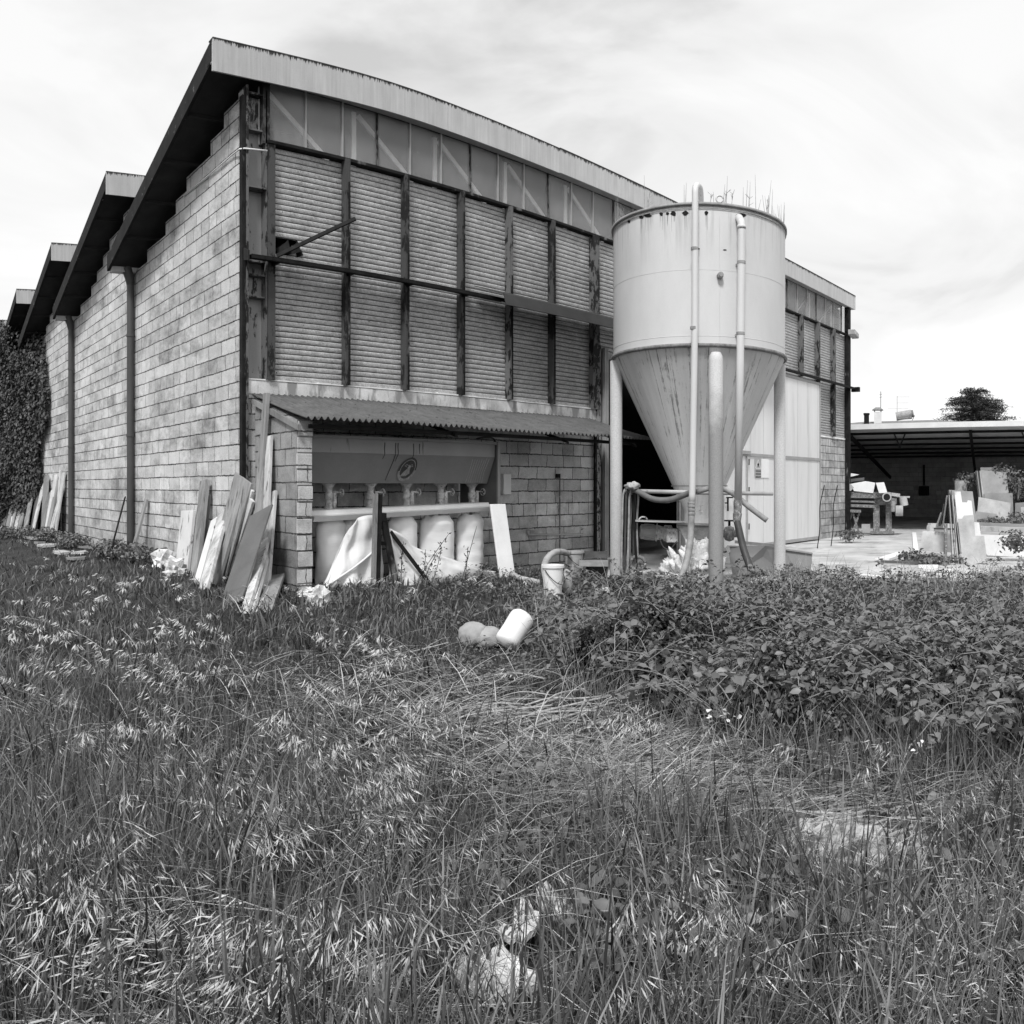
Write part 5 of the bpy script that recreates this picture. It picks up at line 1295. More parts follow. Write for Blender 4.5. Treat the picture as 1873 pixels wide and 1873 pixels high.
# vectorised smooth noise
_pt = rng.random((256, 256))
def vn(x, y, s=1.0, o=0):
    x = x * s + 31.7 * (o + 1); y = y * s + 17.3 * (o + 1)
    xi = np.floor(x).astype(int); yi = np.floor(y).astype(int); fx = x - xi; fy = y - yi
    fx = fx * fx * (3 - 2 * fx); fy = fy * fy * (3 - 2 * fy)
    g = lambda a, b: _pt[a & 255, b & 255]
    return (g(xi, yi) * (1 - fx) + g(xi + 1, yi) * fx) * (1 - fy) + (g(xi, yi + 1) * (1 - fx) + g(xi + 1, yi + 1) * fx) * fy
def fbm(x, y, s=1.0, o=0): return (vn(x, y, s, o) + .5 * vn(x, y, s * 2.1, o + 1) + .25 * vn(x, y, s * 4.3, o + 2)) / 1.75
def gzv(x, y):
    dx = np.maximum(0, np.maximum(4.73 - x, x - 7.6)); dy = np.maximum(8.2 - y, 0)
    t = np.clip((np.hypot(dx, dy) - .2) / 3.0, 0, 1); s = 1 - t * t * (3 - 2 * t)
    return .24 * s + 0.0
def to_px(x, y): return np.arctan2(x, y) * F + X0, np.hypot(x, y)
def blocked(x, y):
    b = (x > XW - .12) & (y > YF - .05)
    b |= (x > 4.85) & (x < 5.15) & (y > 8.65)
    b |= (x > 5.15) & (x < 8.6) & (y > 9.0)
    return b
# bramble thicket mask (0..1) on the plan
def bram(x, y):
    px, d = to_px(x, y)
    rowy = YH + H * F / d                       # image row of bare ground there, used only as a ruler for distances
    left = 985 + 120 * np.clip((rowy - 1180) / 200, 0, 1) + 160 * (fbm(x, y, 1.1, 3) - .5)
    front = np.interp(px, [960, 1050, 1150, 1300, 1500, 1650, 1800, 1900, 2100], [1210, 1275, 1345, 1420, 1425, 1400, 1445, 1500, 1560]) + 190 * (fbm(x, y, 1.1, 9) - .5)
    back = np.interp(px, [960, 1045, 1065, 1110, 1150, 1250, 1330, 1430, 1520, 1600, 1700, 1760, 1900], [1118, 1116, 1095, 1075, 1066, 1080, 1084, 1056, 1058, 1072, 1070, 1064, 1045]) + 10 * (fbm(x, y, 2.0, 5) - .5)
    m = np.clip((px - left) / 45, 0, 1) * np.clip((front - rowy) / 60, 0, 1) * np.clip((rowy - back) / 10, 0, 1)
    return m
def straw(x, y):
    px, d = to_px(x, y); r = YH + H * F / d
    g = lambda cx, cy, sx, sy: np.exp(-((px - cx) / sx) ** 2 - ((r - cy) / sy) ** 2)
    return np.clip(g(620, 1275, 150, 45) + g(860, 1340, 220, 60) + g(1150, 1450, 230, 65) + g(1560, 1540, 260, 50) + .7 * g(1330, 1520, 220, 60), 0, 1)
def bare(x, y):
    px, d = to_px(x, y); r = YH + H * F / d
    g = lambda cx, cy, sx, sy: np.exp(-((px - cx) / sx) ** 2 - ((r - cy) / sy) ** 2)
    return np.clip(1.0 * g(990, 1330, 210, 45) + 1.5 * g(1560, 1605, 120, 60) + 2.2 * g(988, 1800, 50, 115) + 2.2 * g(890, 1990, 66, 170) + .6 * g(900, 1600, 60, 40) + 1.5 * g(905, 1218, 70, 48), 0, 1)
def sample(n, x0=-560, x1=2260, r0=962, r1=2350, pw=1.0):
    """points spread evenly over the visible ground by bearing and by depression angle"""
    px = rng.uniform(x0, x1, n); r = YH + (rng.uniform((r0 - YH) ** pw, (r1 - YH) ** pw, n)) ** (1 / pw)
    d = H * F / (r - YH); p = (px - X0) / F
    return d * np.sin(p), d * np.cos(p), d

def blades(x, y, z, h, w, az, lean, curl, shade, name, mat, label, cat='grass', nseg=4, rot=None):
    n = len(x); ts = np.linspace(0, 1, nseg + 1)
    L = np.stack([np.cos(az), np.sin(az)], 1)
    ra = az + math.pi / 2 + (rng.normal(0, .6, n) if rot is None else rot)
    S = np.stack([np.cos(ra), np.sin(ra)], 1)
    V = np.zeros((n, (nseg + 1) * 2, 3), np.float32); sh = np.zeros((n, (nseg + 1) * 2), np.float32)
    for i, t in enumerate(ts):
        off = h * (lean * t + curl * t ** 2.2); zz = z + h * (t - .38 * np.clip(lean + curl, 0, 1.6) * t ** 2.4)
        wd = w * (1 - t ** 1.8) * .5 + .0004
        for sgn, q in ((-1, 0), (1, 1)):
            V[:, 2 * i + q, 0] = x + L[:, 0] * off + sgn * S[:, 0] * wd
            V[:, 2 * i + q, 1] = y + L[:, 1] * off + sgn * S[:, 1] * wd
            V[:, 2 * i + q, 2] = zz + (.15 * wd if sgn > 0 else 0)
            sh[:, 2 * i + q] = shade * (.75 + .35 * t)
    m = (nseg + 1) * 2
    base = np.arange(n)[:, None] * m
    fq = np.concatenate([base + np.array([[2 * i, 2 * i + 1, 2 * i + 3, 2 * i + 2]]) for i in range(nseg)], 0)
    return vmesh(name, V.reshape(-1, 3), fq, np.clip(sh.ravel(), 0, 1), mat, label, cat)

m_grass = leafy('grass_blade', .018, .32, .30, .5, .35)
m_seed = leafy('seed_head', .28, .82, .30, .6, .25)
m_straw = leafy('straw_stem', .16, .70, .15, .7, .2)
m_bram = leafy('bramble_leaf', .018, .23, .20, .45, .45)
m_ivy = leafy('ivy_leaf', .02, .10, .15, .45, .45)
m_con = leafy('conifer_needles', .015, .07, .1, .6, .3)

# --- fine lower turf
x, y, d = sample(168000, r0=975)
ok = ~blocked(x, y) & (rng.random(len(x)) > bare(x, y) * .93) & (bram(x, y) < .55)
px_, _ = to_px(x, y)
yard = (x > 10.6 + np.clip(6.9 - y, 0, 20) * .62) & (d > 13.0)
ok &= ~yard & ~((x > 10) & (y > 6) & (d > 13.2))
x, y, d = x[ok], y[ok], d[ok]
n = len(x); lod = np.clip(d / 4.5, .6, 2.6)
clump = fbm(x, y, 1.3, 1)
h = (.07 + .17 * clump * rng.random(n) + .05 * rng.random(n)) * (1 - .45 * straw(x, y))
blades(x, y, gzv(x, y) - .01, h, .0060 * lod * (.7 + rng.random(n)), rng.uniform(0, 6.283, n), rng.uniform(0, .7, n), rng.uniform(0, .8, n), np.clip(.05 + .75 * rng.random(n) ** 1.4 + .6 * (clump - .5), 0, 1), 'grass_turf', m_grass, 'short dark grass covering the ground between the taller tufts', nseg=3)
# --- tall blades in tufts
def tufts(nt, per, hmin, hmax, name, lab, wmul=1.0, mask=None, spread=.10, r1=2350, tone=.45):
    x, y, d = sample(nt, r0=985, r1=r1)
    dens = fbm(x, y, .8, 4)
    ok = ~blocked(x, y) & (rng.random(nt) < np.clip((dens - .28) * 3.2, .15, 1)) & (rng.random(nt) > bare(x, y) * 1.1) & (rng.random(nt) > straw(x, y) * .8) & (bram(x, y) < np.where(rng.random(nt) < .42, 2, .4)) & ~((x > 9.8) & (d > 12.5))
    if mask is not None: ok &= mask(x, y)
    x, y, d = x[ok], y[ok], d[ok]; k = len(x)
    X = np.repeat(x, per) + rng.normal(0, spread, k * per); Y = np.repeat(y, per) + rng.normal(0, spread, k * per); D = np.repeat(d, per)
    hb = np.repeat(rng.uniform(hmin, hmax, k) * (.65 + .7 * fbm(x, y, .5, 7)), per)
    tb = np.repeat(rng.uniform(-.15, .15, k), per)
    ab = np.repeat(rng.uniform(0, 6.283, k), per)
    n = k * per; bl = blocked(X, Y); hb = np.where(bl, .02, hb)
    h = hb * rng.uniform(.5, 1.1, n) * np.clip(1.35 - D / 11, .34, 1)
    az = np.where(rng.random(n) < .45, ab + rng.normal(0, .6, n), rng.uniform(0, 6.283, n))
    blades(X, Y, gzv(X, Y) - .01, h, wmul * .0084 * np.clip(D / 5.0, .75, 2.4) * (.5 + .8 * rng.random(n)), az, rng.uniform(0, .28, n), rng.uniform(0, .6, n) ** 1.3, np.clip(tone + tb + .75 * rng.random(n) ** 1.5 - .32, 0, 1), name, m_grass, lab)
tufts(11200, 13, .18, .36, 'grass_tufts', 'tall wild grass growing in tufts across the foreground')
tufts(3700, 10, .30, .50, 'broad_grass', 'broader darker grass blades standing among the tufts', 1.7, tone=.42)
# --- drooping seed heads on arching stems (brome)
def brome(ns, nsp, name, lab):
    x, y, d = sample(ns, r0=1010, r1=2300)
    cl = fbm(x, y, .95, 11)
    px_, _ = to_px(x, y); row = YH + H * F / d
    w_ = np.where(px_ < 760, 1.0, np.where(row > 1560, .8, .35)) * np.interp(d, [2.2, 4.0], [.42, 1])
    cl = .3 * cl + .7 * fbm(x, y, 2.6, 51)
    ok = ~blocked(x, y) & (rng.random(ns) < np.clip((cl - .50) * 5, .03, .62) * w_) & (rng.random(ns) > bare(x, y) * 1.2) & (bram(x, y) < .15) & ~((x > 9) & (d > 9))
    x, y, d = x[ok], y[ok], d[ok]; k = len(x)
    az = fbm(x, y, .9, 61) * 9 + rng.normal(0, .6, k)
    h = rng.uniform(.26, .44, k) * (.8 + .4 * fbm(x, y, .5, 7)) * np.clip(1.35 - d / 12, .42, 1); z0 = gzv(x, y); lod = np.clip(d / 4.2, .8, 2.3)
    blades(x, y, z0, h, .0022 * lod, az, np.full(k, .12), np.full(k, .42), rng.uniform(.3, 1, k), name + '_stems', m_grass, 'thin arching stems carrying the drooping seed heads', nseg=5, rot=np.zeros(k))
    # spikelets
    X = np.repeat(x, nsp); Y = np.repeat(y, nsp); Z0 = np.repeat(z0, nsp); Hh = np.repeat(h, nsp); A = np.repeat(az, nsp); LD = np.repeat(lod, nsp); n = k * nsp
    t = rng.uniform(.62, 1.0, n); off = Hh * (.12 * t + .42 * t ** 2.2); zz = Z0 + Hh * (t - .38 * .54 * t ** 2.4)
    a2 = A + rng.normal(0, .6, n); l = rng.uniform(.030, .062, n) * (.85 + .2 * LD); ped = rng.uniform(.015, .075, n)
    dn = rng.uniform(-.95, -.1, n)
    D = np.stack([np.cos(a2) * np.sqrt(1 - dn ** 2), np.sin(a2) * np.sqrt(1 - dn ** 2), dn], 1)
    B = np.stack([X + np.cos(A) * off, Y + np.sin(A) * off, zz], 1) + D * ped[:, None] * np.array([1, 1, .35])
    side = np.cross(D, np.stack([rng.normal(0, .4, n), rng.normal(0, .4, n), np.ones(n)], 1)); side /= np.linalg.norm(side, axis=1)[:, None] + 1e-6
    wd = (.0027 * LD * rng.uniform(.8, 1.4, n))[:, None]; l = l[:, None]
    nr = np.cross(D, side)
    V = np.stack([B, B + D * l * .42 + side * wd, B + D * l, B + D * l * .42 - side * wd + nr * wd * .5], 1)
    fq = np.arange(n)[:, None] * 4 + np.array([[0, 1, 2, 3]])
    sh = np.repeat(np.clip(rng.normal(.55, .25, n), 0, 1), 4)
    vmesh(name, V.reshape(-1, 3), fq, sh, m_seed, lab, 'grass')
brome(18500, 12, 'seed_heads', 'pale drooping grass seed heads nodding over the meadow')
# --- straw lying about
x, y, d = sample(59000, r0=1080, r1=2300)
s_ = straw(x, y); ok = (rng.random(len(x)) < s_ * (.25 + .9 * np.clip((fbm(x, y, 1.7, 77) - .4) * 6, 0, 1)) + .05) & (rng.random(len(x)) > bare(x, y) * .8 * (np.hypot(x, y) < 4.2)) & ~blocked(x, y) & (bram(x, y) < .35) & ~((x > 9.8) & (d > 12.5))
x, y, d = x[ok], y[ok], d[ok]; n = len(x)
px_, _ = to_px(x, y)
dirn = rng.normal(0, .75, n) + phi(1000) * -1
blades(x, y, gzv(x, y) + rng.uniform(.01, .10, n), rng.uniform(.10, .42, n), .0050 * np.clip(d / 4.5, .75, 2.0) * rng.uniform(.4, 1.2, n), dirn + math.pi * (rng.random(n) < .5), rng.uniform(1.2, 2.2, n), rng.uniform(-.2, .5, n), rng.uniform(0, 1, n) ** 1.3, 'straw_litter', m_straw, 'dry pale straw lying flat in mats on the ground', 'straw', nseg=3, rot=np.zeros(n))
# --- bramble thicket: leaf mesh
def leaves(P, N, L, shade, name, mat, label, cat, parent=None, kind='stuff', width=.62):
    n = len(P); N = N / np.linalg.norm(N, axis=1)[:, None]
    r_ = rng.normal(0, 1, (n, 3)); A = np.cross(N, r_); A /= np.linalg.norm(A, axis=1)[:, None]
    Bv = np.cross(N, A); L = L[:, None]; W = L * width * .5
    dr = -N * L * .16
    V = np.stack([P, P + A * L * .30 + Bv * W + N * L * .10, P + A * L * .68 + Bv * W * .78 + N * L * .05, P + A * L + dr, P + A * L * .68 - Bv * W * .78 + N * L * .05, P + A * L * .30 - Bv * W + N * L * .10, P + A * L * .5 - N * L * .02], 1)
    idx = np.arange(n)[:, None] * 7
    fq = np.concatenate([idx + np.array([[0, 6, 2, 1]]), idx + np.array([[6, 3, 3, 2]])[:, :4], idx + np.array([[0, 5, 4, 6]]), idx + np.array([[6, 4, 3, 3]])], 0)
    # use triangles only to stay clean
    tr = [(0, 6, 1), (1, 6, 2), (2, 6, 3), (3, 6, 4), (4, 6, 5), (5, 6, 0)]
    ft = np.concatenate([idx + np.array([list(t)]) for t in tr], 0)
    sh = np.repeat(np.clip(shade, 0, 1), 7)
    return vmesh(name, V.reshape(-1, 3), ft, sh, mat, label, cat, kind, parent)
def bheight(x, y):
    m = bram(x, y); px, d = to_px(x, y)
    return m, (.05 + (.70 * np.clip(fbm(x, y, .95, 21) * 1.7 - .42, .0, 1) + .34 * (fbm(x, y, 2.8, 23) - .3)) * np.clip((9.5 - d) / 3.5, .30, 1)) * np.clip(m, 0, 1) ** .33
x, y, d = sample(400000, x0=930, x1=1950, r0=1008, r1=1620)
m_, hh = bheight(x, y); hol = .55 * fbm(x, y, 2.3, 71) + .45 * fbm(x, y, 6.0, 72); ok = (rng.random(len(x)) < m_ * 1.4 * np.clip((hol - .44) * 7, .05, 1)) & (m_ > .05) & ~blocked(x, y)
# keep the silo feet and skip clear
x, y, d, hh = x[ok], y[ok], d[ok], hh[ok]; n = len(x)
ly = 1 - np.where(m_[ok] < .97, .34, .6) * rng.random(n) ** 1.3
z = hh * ly + rng.normal(0, .035, n) + .02
e = .05
gx = (bheight(x + e, y)[1] - bheight(x - e, y)[1]) / (2 * e); gy = (bheight(x, y + e)[1] - bheight(x, y - e)[1]) / (2 * e)
N = np.stack([-gx * .8 + rng.normal(0, .75, n), -gy * .8 + rng.normal(0, .75, n), np.ones(n)], 1)
leaves(np.stack([x, y, np.maximum(z, .01)], 1), N, rng.uniform(.016, .055, n) * np.interp(fbm(x, y, 1.15, 81), [.3, .75], [.6, 1.75]) * np.interp(d, [4, 7, 13], [1.2, .85, .85]), .02 + .8 * rng.random(n) ** 1.3 + .9 * (fbm(x, y, 1.9, 8) - .5) + .5 * (fbm(x, y, .7, 83) - .5), 'bramble_thicket', m_bram, 'dark low bramble thicket spreading over the right of the field', 'brambles', width=.52)
# sprigs standing clear of the mass
x, y, d = sample(800, x0=960, x1=1920, r0=1020, r1=1480); m_, hh = bheight(x, y); ok = (m_ > .3); x, y, d, hh = x[ok], y[ok], d[ok], hh[ok]
PP = []; SS = []; cane = MB(); r_ = random.Random(6)
for i in range(len(x)):
    a = r_.uniform(0, 6.28); Lc = r_.uniform(.25, .75); up = r_.uniform(.10, .34)
    p0 = Vector((x[i], y[i], hh[i] * .6))
    pts = [p0 + Vector((math.cos(a) * Lc * t, math.sin(a) * Lc * t, up * math.sin(t * 2.3) * 1.1)) for t in (0, .25, .5, .75, 1)]
    cane.tube(pts, [.004, .0035, .003, .0025, .0015], 4)
    for t in np.linspace(.3, 1, 7):
        k = t * 4; i0 = min(3, int(k)); q = pts[i0].lerp(pts[i0 + 1], k - i0)
        for _ in range(3): PP.append(q + Vector((r_.gauss(0, .02), r_.gauss(0, .02), r_.gauss(0, .01)))); SS.append(r_.uniform(.4, .95))
for i in range(420):
    k = r_.randrange(len(x)); a = r_.uniform(0, 6.28); Lc = r_.uniform(.2, .8); p0 = Vector((x[k] + r_.gauss(0, .3), y[k] + r_.gauss(0, .3), hh[k] * r_.uniform(.4, 1)))
    cane.tube(catmull([p0 + Vector((math.cos(a) * Lc * t + r_.gauss(0, .02), math.sin(a) * Lc * t + r_.gauss(0, .02), r_.uniform(.0, .05) + .14 * math.sin(t * 3.0))) for t in (0, .33, .66, 1)], 3), .0021, 4)
build('bramble_canes', cane, m_twig, None, 'thin bramble canes arching out of the dark thicket', 'canes', kind='stuff')
PP = np.array([tuple(p) for p in PP]); n = len(PP)
leaves(PP, np.stack([rng.normal(0, .5, n), rng.normal(0, .5, n), np.ones(n)], 1), rng.uniform(.04, .08, n), np.array(SS), 'bramble_sprigs', m_bram, 'lighter leafy sprigs standing above the bramble thicket', 'brambles')
x, y, d = sample(30000, x0=960, x1=1940, r0=1030, r1=1640); m_ = bram(x, y); px_, _ = to_px(x, y)
ok = (m_ > .02) & (rng.random(len(x)) < np.where(m_ < .75, .75, .12 + .75 * (fbm(x, y, 1.3, 85) > .57))); x, y, d = x[ok], y[ok], d[ok]; n = len(x)
blades(x, y, np.zeros(n), rng.uniform(.15, .62, n), .0042 * np.clip(d / 5, .8, 2), rng.uniform(0, 6.28, n), rng.uniform(0, .5, n), rng.uniform(0, .5, n), rng.uniform(0, .75, n) ** 1.6, 'thicket_stalks', m_straw, 'thin dry stalks and grass growing through the bramble edge', 'stalks', nseg=4)
# low weeds (broad leaves) between house and grass and scattered
x, y, d = sample(42000, x0=380, x1=1200, r0=1060, r1=1420)
px_, _ = to_px(x, y); row = YH + H * F / d
f_ = fbm(x, y, 1.6, 31); ok = (rng.random(len(x)) < np.clip((f_ - .35) * 3, 0, 1) * np.clip((1400 - row) / 120, 0, 1) * np.clip((px_ - 480) / 150, .1, 1)) & ~blocked(x, y) & ~((x > 9.9) & (d > 12.6))
x, y, d = x[ok], y[ok], d[ok]; n = len(x)
leaves(np.stack([x, y, gzv(x, y) + .02 + .20 * rng.random(n) ** 1.4 * fbm(x, y, 2, 3)], 1), np.stack([rng.normal(0, .5, n), rng.normal(0, .5, n), np.ones(n)], 1), rng.uniform(.02, .045, n) * np.clip(d / 8, .8, 1.3), .3 + .6 * rng.random(n), 'broadleaf_weeds', m_bram, 'small leafy weeds mixed with grass before the shelter', 'weeds')
x, y, d = sample(2600, x0=900, x1=1930, r0=1420, r1=1900)
ok = rng.random(len(x)) > bare(x, y) * 2; x, y, d = x[ok], y[ok], d[ok]
n = len(x); leaves(np.stack([x, y, .05 + .16 * rng.random(n)], 1), np.stack([rng.normal(0, .5, n), rng.normal(0, .5, n), np.ones(n)], 1), rng.uniform(.03, .07, n), .3 + .6 * rng.random(n), 'scattered_weeds', m_bram, 'scattered broad weed leaves in the nearer grass', 'weeds')
# white blossoms
x, y, d = sample(150, x0=1000, x1=1850, r0=1080, r1=1460); m_, hh = bheight(x, y); ok = m_ > .25; x, y, hh = x[ok], y[ok], hh[ok]
for (a, b) in ((1395, 1335), (1385, 1345), (1310, 1350), (1320, 1372), (1680, 1420), (1375, 1352), (1330, 1345)):
    q = pG(a, b + 55); q = Vector(q); x = np.append(x, q.x + rng.normal(0, .05, 6)); y = np.append(y, q.y + rng.normal(0, .05, 6)); hh = np.append(hh, np.full(6, .27))
n = len(x); leaves(np.stack([x, y, hh + .03], 1), np.stack([rng.normal(0, .4, n), rng.normal(0, .4, n), np.ones(n)], 1), rng.uniform(.018, .035, n), np.full(n, 1.0), 'bramble_blossom', leafy('petal', .5, .85, .2), 'tiny white blossoms dotted over the brambles', 'blossom', width=1.0)
# fallen sticks
stk = MB(); r_ = random.Random(13)
for (xa_, ya_, xb_, yb_) in ((820, 1400, 1120, 1285), (880, 1330, 1170, 1260), (760, 1330, 1010, 1290), (1010, 1320, 1090, 1300), (830, 1450, 1060, 1340), (860, 1380, 1000, 1372), (1060, 1300, 1080, 1290), (1200, 1470, 1330, 1390), (1570, 1570, 1760, 1463), (1400, 1520, 1460, 1450), (1740, 1600, 1720, 1470), (700, 1350, 900, 1352), (1240, 1600, 1380, 1520), (1330, 1480, 1560, 1490), (1050, 1295, 1100, 1375), (960, 1290, 1190, 1262), (1100, 1330, 1010, 1400), (1150, 1440, 1300, 1425), (1180, 1500, 1290, 1430)):
    a, b = pG(xa_, ya_, .05), pG(xb_, yb_, .10); mid = (a + b) / 2 + Vector((r_.uniform(-.08, .08), r_.uniform(-.08, .08), r_.uniform(.0, .04)))
    stk.tube(catmull([a, a.lerp(mid, .5) + Vector((r_.gauss(0, .03), r_.gauss(0, .03), r_.uniform(-.02, .05))), mid, b], 5), .0065, 5)
for k in range(140):
    px_ = r_.choice([r_.gauss(950, 140), r_.gauss(1200, 160), r_.gauss(1580, 120)]); row = 1330 + (px_ - 950) * .32 + r_.gauss(0, 45)
    if not (1130 < row < 1800): continue
    a = pG(px_, row, .03); an = r_.uniform(-1.4, .4); L = r_.uniform(.2, .7); b = a + Vector((math.cos(an) * L, math.sin(an) * L, r_.uniform(0, .12)))
    m2 = (a + b) / 2 + Vector((r_.gauss(0, .03), r_.gauss(0, .03), r_.uniform(0, .05))); stk.tube(catmull([a, m2, b], 4), r_.uniform(.003, .0055), 4)
build('fallen_canes', stk, simple('bleached_cane', .42, .3, 20, .9, .3), None, 'bleached dead canes and sticks lying on the flattened ground', 'sticks', kind='stuff')
# stems before the tarp
st_ = MB(); PP = []; r_ = random.Random(9)
for (xb_, yb_, xt_, yt_) in ((735, 1080, 738, 990), (760, 1085, 822, 975), (775, 1085, 800, 1010), (790, 1085, 808, 1000), (705, 1085, 735, 1040), (845, 1080, 872, 962), (850, 1080, 856, 1000), (770, 1085, 778, 1005), (880, 1078, 885, 1030)):
    a = pY(xb_, yb_, 8.55); a.z = gz(a.x, a.y); b = pY(xt_, yt_, 8.5); st_.tube(catmull([a, a.lerp(b, .5) + Vector((r_.gauss(0, .02), 0, 0)), b], 5), [.004] * 10 + [.002], 4)
    for _ in range(26 if xb_ != 845 else 3): t = r_.uniform(.25, 1); PP.append(tuple(a.lerp(b, t) + Vector((r_.gauss(0, .025), r_.gauss(0, .025), 0))))
build('weed_stems', st_, m_darksteel, None, 'tall dark weed stems standing before the white tarpaulin', 'weeds', kind='stuff')
PP = np.array(PP); n = len(PP); leaves(PP, rng.normal(0, 1, (n, 3)), rng.uniform(.03, .055, n), rng.uniform(0, .5, n), 'weed_leaves', m_bram, 'narrow leaves of the tall weeds before the tarpaulin', 'weeds', width=.4)
# weeds along the building foot at the right and by the shed post, saplings in the rear stack
def bush(c, rad_, n, L, name, mat, lab, cat, tone=(.2, .9), trunk=True):
    t = thing(name, c, lab, cat)
    v = rng.normal(0, 1, (n, 3)); v /= np.linalg.norm(v, axis=1)[:, None]; v *= (rng.random(n) ** .4)[:, None]
    lump = 1 + .35 * np.sin(v[:, 0] * 6 + c[0]) * np.cos(v[:, 2] * 5)
    P = np.array([c[0], c[1], c[2] + rad_[2]]) + v * np.array(rad_) * lump[:, None]
    leaves(P, v + rng.normal(0, .7, (n, 3)) + np.array([0, 0, .8]), rng.uniform(.6, 1.2, n) * L, rng.uniform(*tone, n), 'foliage', mat, None, None, t, None)
    if trunk:
        mb = MB(); r_ = random.Random(int(c[0] * 10))
        for k in range(6): mb.tube([Vector(c) - Vector((0, 0, .02)), Vector(c) + Vector((r_.gauss(0, rad_[0] * .4), r_.gauss(0, rad_[1] * .4), rad_[2] * 1.4))], [.012, .004], 4)
        build('stems', mb, m_twig, t)
    return t
for (px_, py_, d_, rr, hh_, n_, lab) in ((1765, 880, 21.9, .30, .25, 170, 'leafy sapling sprouting left of the rear stack'), (1835, 866, 22.0, .42, .26, 240, 'widest leafy sapling rising behind the rear stack'), (1862, 885, 21.6, .24, .40, 170, 'slim sapling right of the rear stack'), (1815, 955, 20.6, .45, .12, 420, 'low weeds along the foot of the rear stack'),
                                       (1868, 950, 20.2, .45, .2, 300, 'bushy weeds at the right edge beside the slabs'), (1858, 990, 16.6, .34, .22, 330, 'pale leafy bush before the long low white slab'), (1553, 978, 22.0, .35, .14, 350, 'small weeds at the foot of the black corner post'), (1667, 1018, 16.5, .30, .12, 260, 'thin weeds beside the scattered boards'), (1700, 1025, 16.0, .40, .12, 380, 'dark weeds under the square pale slab')):
    c = pD(px_, py_, d_); c.z -= hh_; bush(c, (rr, rr, hh_), n_, .085, 'bush', m_bram, lab, 'bush')
for (px_, d_, lab) in ((1495, 19.9, 'thin bare climbing stem at the right door edge'), (1520, 20.6, 'thin bare climbing stem on the stained block wall')):
    mb = MB(); a = pD(px_, 985, d_); a.z = .03; mb.tube(catmull([a, a + Vector((.1, -.02, .5)), a + Vector((.15, 0, 1.0)), a + Vector((.4, 0, 1.5))], 5), .012, 4); build('dead_climber', mb, m_darksteel, None, lab, 'plant')
# ivy over the far end of the side wall
iv = thing('ivy', (4.5, 25, 0), 'thick dark ivy smothering the far end of the side wall', 'ivy')
n = 42000
Y_ = rng.uniform(21.3, 31, n); Z_ = rng.uniform(-.1, 7.3, n)
edge = 21.9 + .55 * np.sin(Z_ * 1.1 + .4) + .35 * np.sin(Z_ * 3.1) - .25 * (Z_ > 3) 
top_ = 5.2 + .28 * (Y_ - 21.9) + .4 * np.sin(Y_ * 2.3)
ok = (Y_ > edge) & (Z_ < np.minimum(top_, 7.2)); Y_, Z_ = Y_[ok], Z_[ok]; n = len(Y_)
thk = .15 + .75 * np.clip((Y_ - 22) / 3, 0, 1) * (.5 + fbm(Y_, Z_, 1.0, 40))
q = rng.random(n) ** .35
P = np.stack([4.70 - thk * q, Y_, Z_], 1)
leaves(P, np.stack([-np.ones(n), rng.normal(-.2, .6, n), rng.normal(.5, .6, n)], 1), rng.uniform(.07, .15, n), .15 + .7 * rng.random(n) + .35 * (fbm(Y_, Z_, 1.5, 41) - .5), 'foliage', m_ivy, None, None, iv, None)
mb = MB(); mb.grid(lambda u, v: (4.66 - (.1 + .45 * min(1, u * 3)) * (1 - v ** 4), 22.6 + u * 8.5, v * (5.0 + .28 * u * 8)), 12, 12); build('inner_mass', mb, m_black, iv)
mb = MB()
for k in range(6): mb.tube(catmull([(4.55, 22.6 + k * .7, 0), (4.62, 22.4 + k * .8, 1.5), (4.6, 22.9 + k * .7, 3.5)], 5), .03, 5)
build('stem', mb, m_woodgrey, iv)
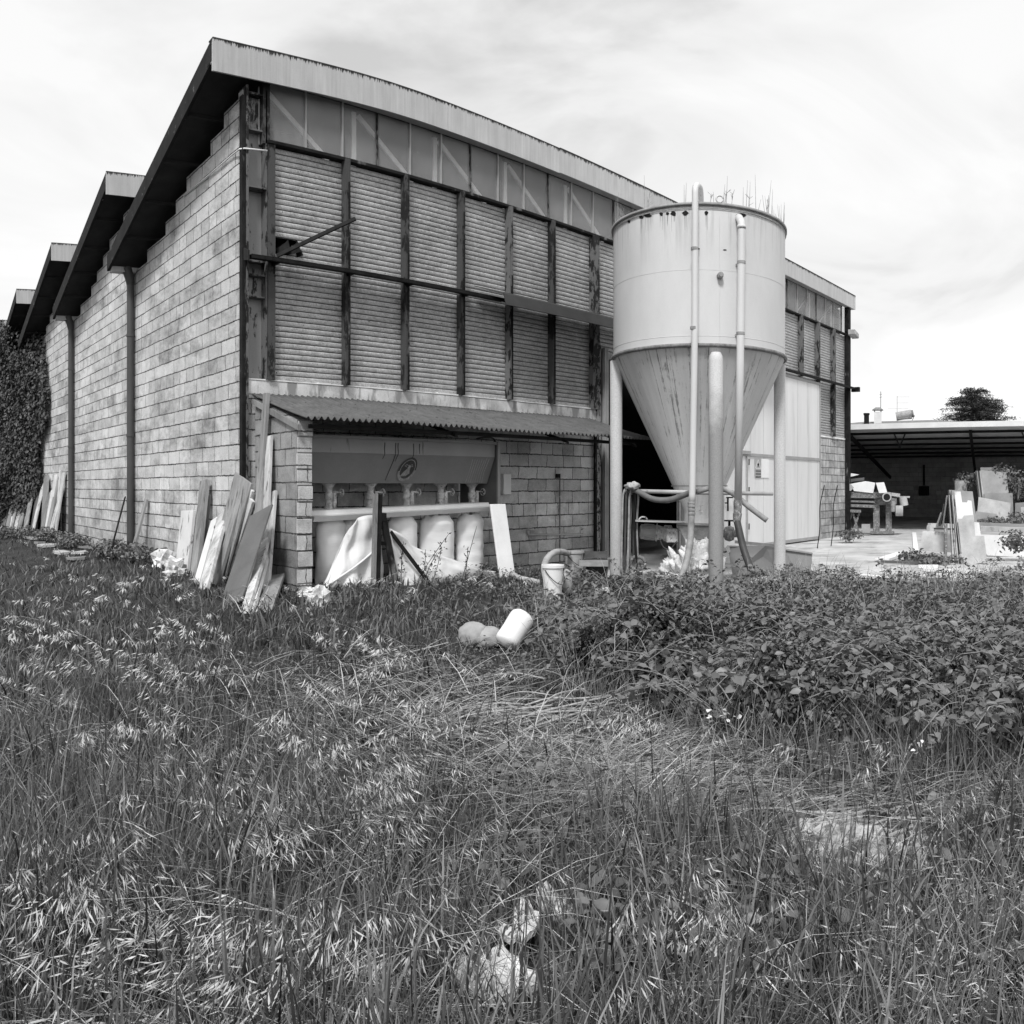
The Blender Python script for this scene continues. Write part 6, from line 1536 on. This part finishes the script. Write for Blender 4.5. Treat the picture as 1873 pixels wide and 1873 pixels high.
# ivy-covered scrub at the wall foot, left edge
for k, (px_, py_) in enumerate(((10, 985), (45, 985), (85, 990), (200, 1020), (215, 1022), (252, 1030), (130, 1003))):
    c = pG(px_, py_); c.z = gz(c.x, c.y); bush(c, (.4, .5, .16), 600, .07, 'bush', m_bram, ['low scrub at the left edge below the ivy', 'low scrub second from the left edge', 'low scrub under the row of boards', 'small weeds just left of the near downpipe', 'weeds round the foot of the near downpipe', 'weeds between downpipe and white lump', 'low weeds before the far downpipe'][k], 'bush', trunk=False)
# conifer
ct = pD(1782, 768, 62); tr_ = thing('conifer_tree', (ct.x, ct.y, 0), 'dark spreading conifer crown rising behind the shed roof', 'tree')
mb = MB(); mb.tube([(ct.x, ct.y, 0), (ct.x, ct.y, 4), (ct.x, ct.y, 8.9)], [.32, .25, .05], 10); tk_ = build('trunk', mb, m_woodgrey, tr_, smooth=True)
PP = []; SS = []; lb = MB(); r_ = random.Random(15)
for k in range(330):
    hz_ = r_.uniform(3.0, 8.75); t = (hz_ - 3.0) / 5.95
    rmax = 2.95 * math.sqrt(max(.03, 1 - t ** 5)); a = r_.uniform(0, 6.283); L = rmax * r_.uniform(.6, 1.15)
    p0 = Vector((ct.x, ct.y, hz_ - .25)); tip = p0 + Vector((math.cos(a) * L, math.sin(a) * L, r_.uniform(-.05, .40) - .1 * L))
    lb.tube([p0, p0.lerp(tip, .6) + Vector((0, 0, .12)), tip], [.05, .03, .01], 4)
    for _ in range(95):
        s = r_.random() ** .5; q = p0.lerp(tip, s) + Vector((0, 0, .12 * math.sin(s * 3))); sp = .10 + .28 * (1 - s) ** .5 * s
        PP.append((q.x + r_.gauss(0, sp), q.y + r_.gauss(0, sp), q.z - abs(r_.gauss(0, .13)))); SS.append(r_.uniform(.1, .9))
build('limb', lb, m_woodgrey, tr_)
PP = np.array(PP); n = len(PP); leaves(PP, np.stack([rng.normal(0, .6, n), rng.normal(0, .6, n), np.ones(n)], 1), rng.uniform(.10, .22, n), np.array(SS), 'crown', m_con, None, None, tr_, None, width=.35)
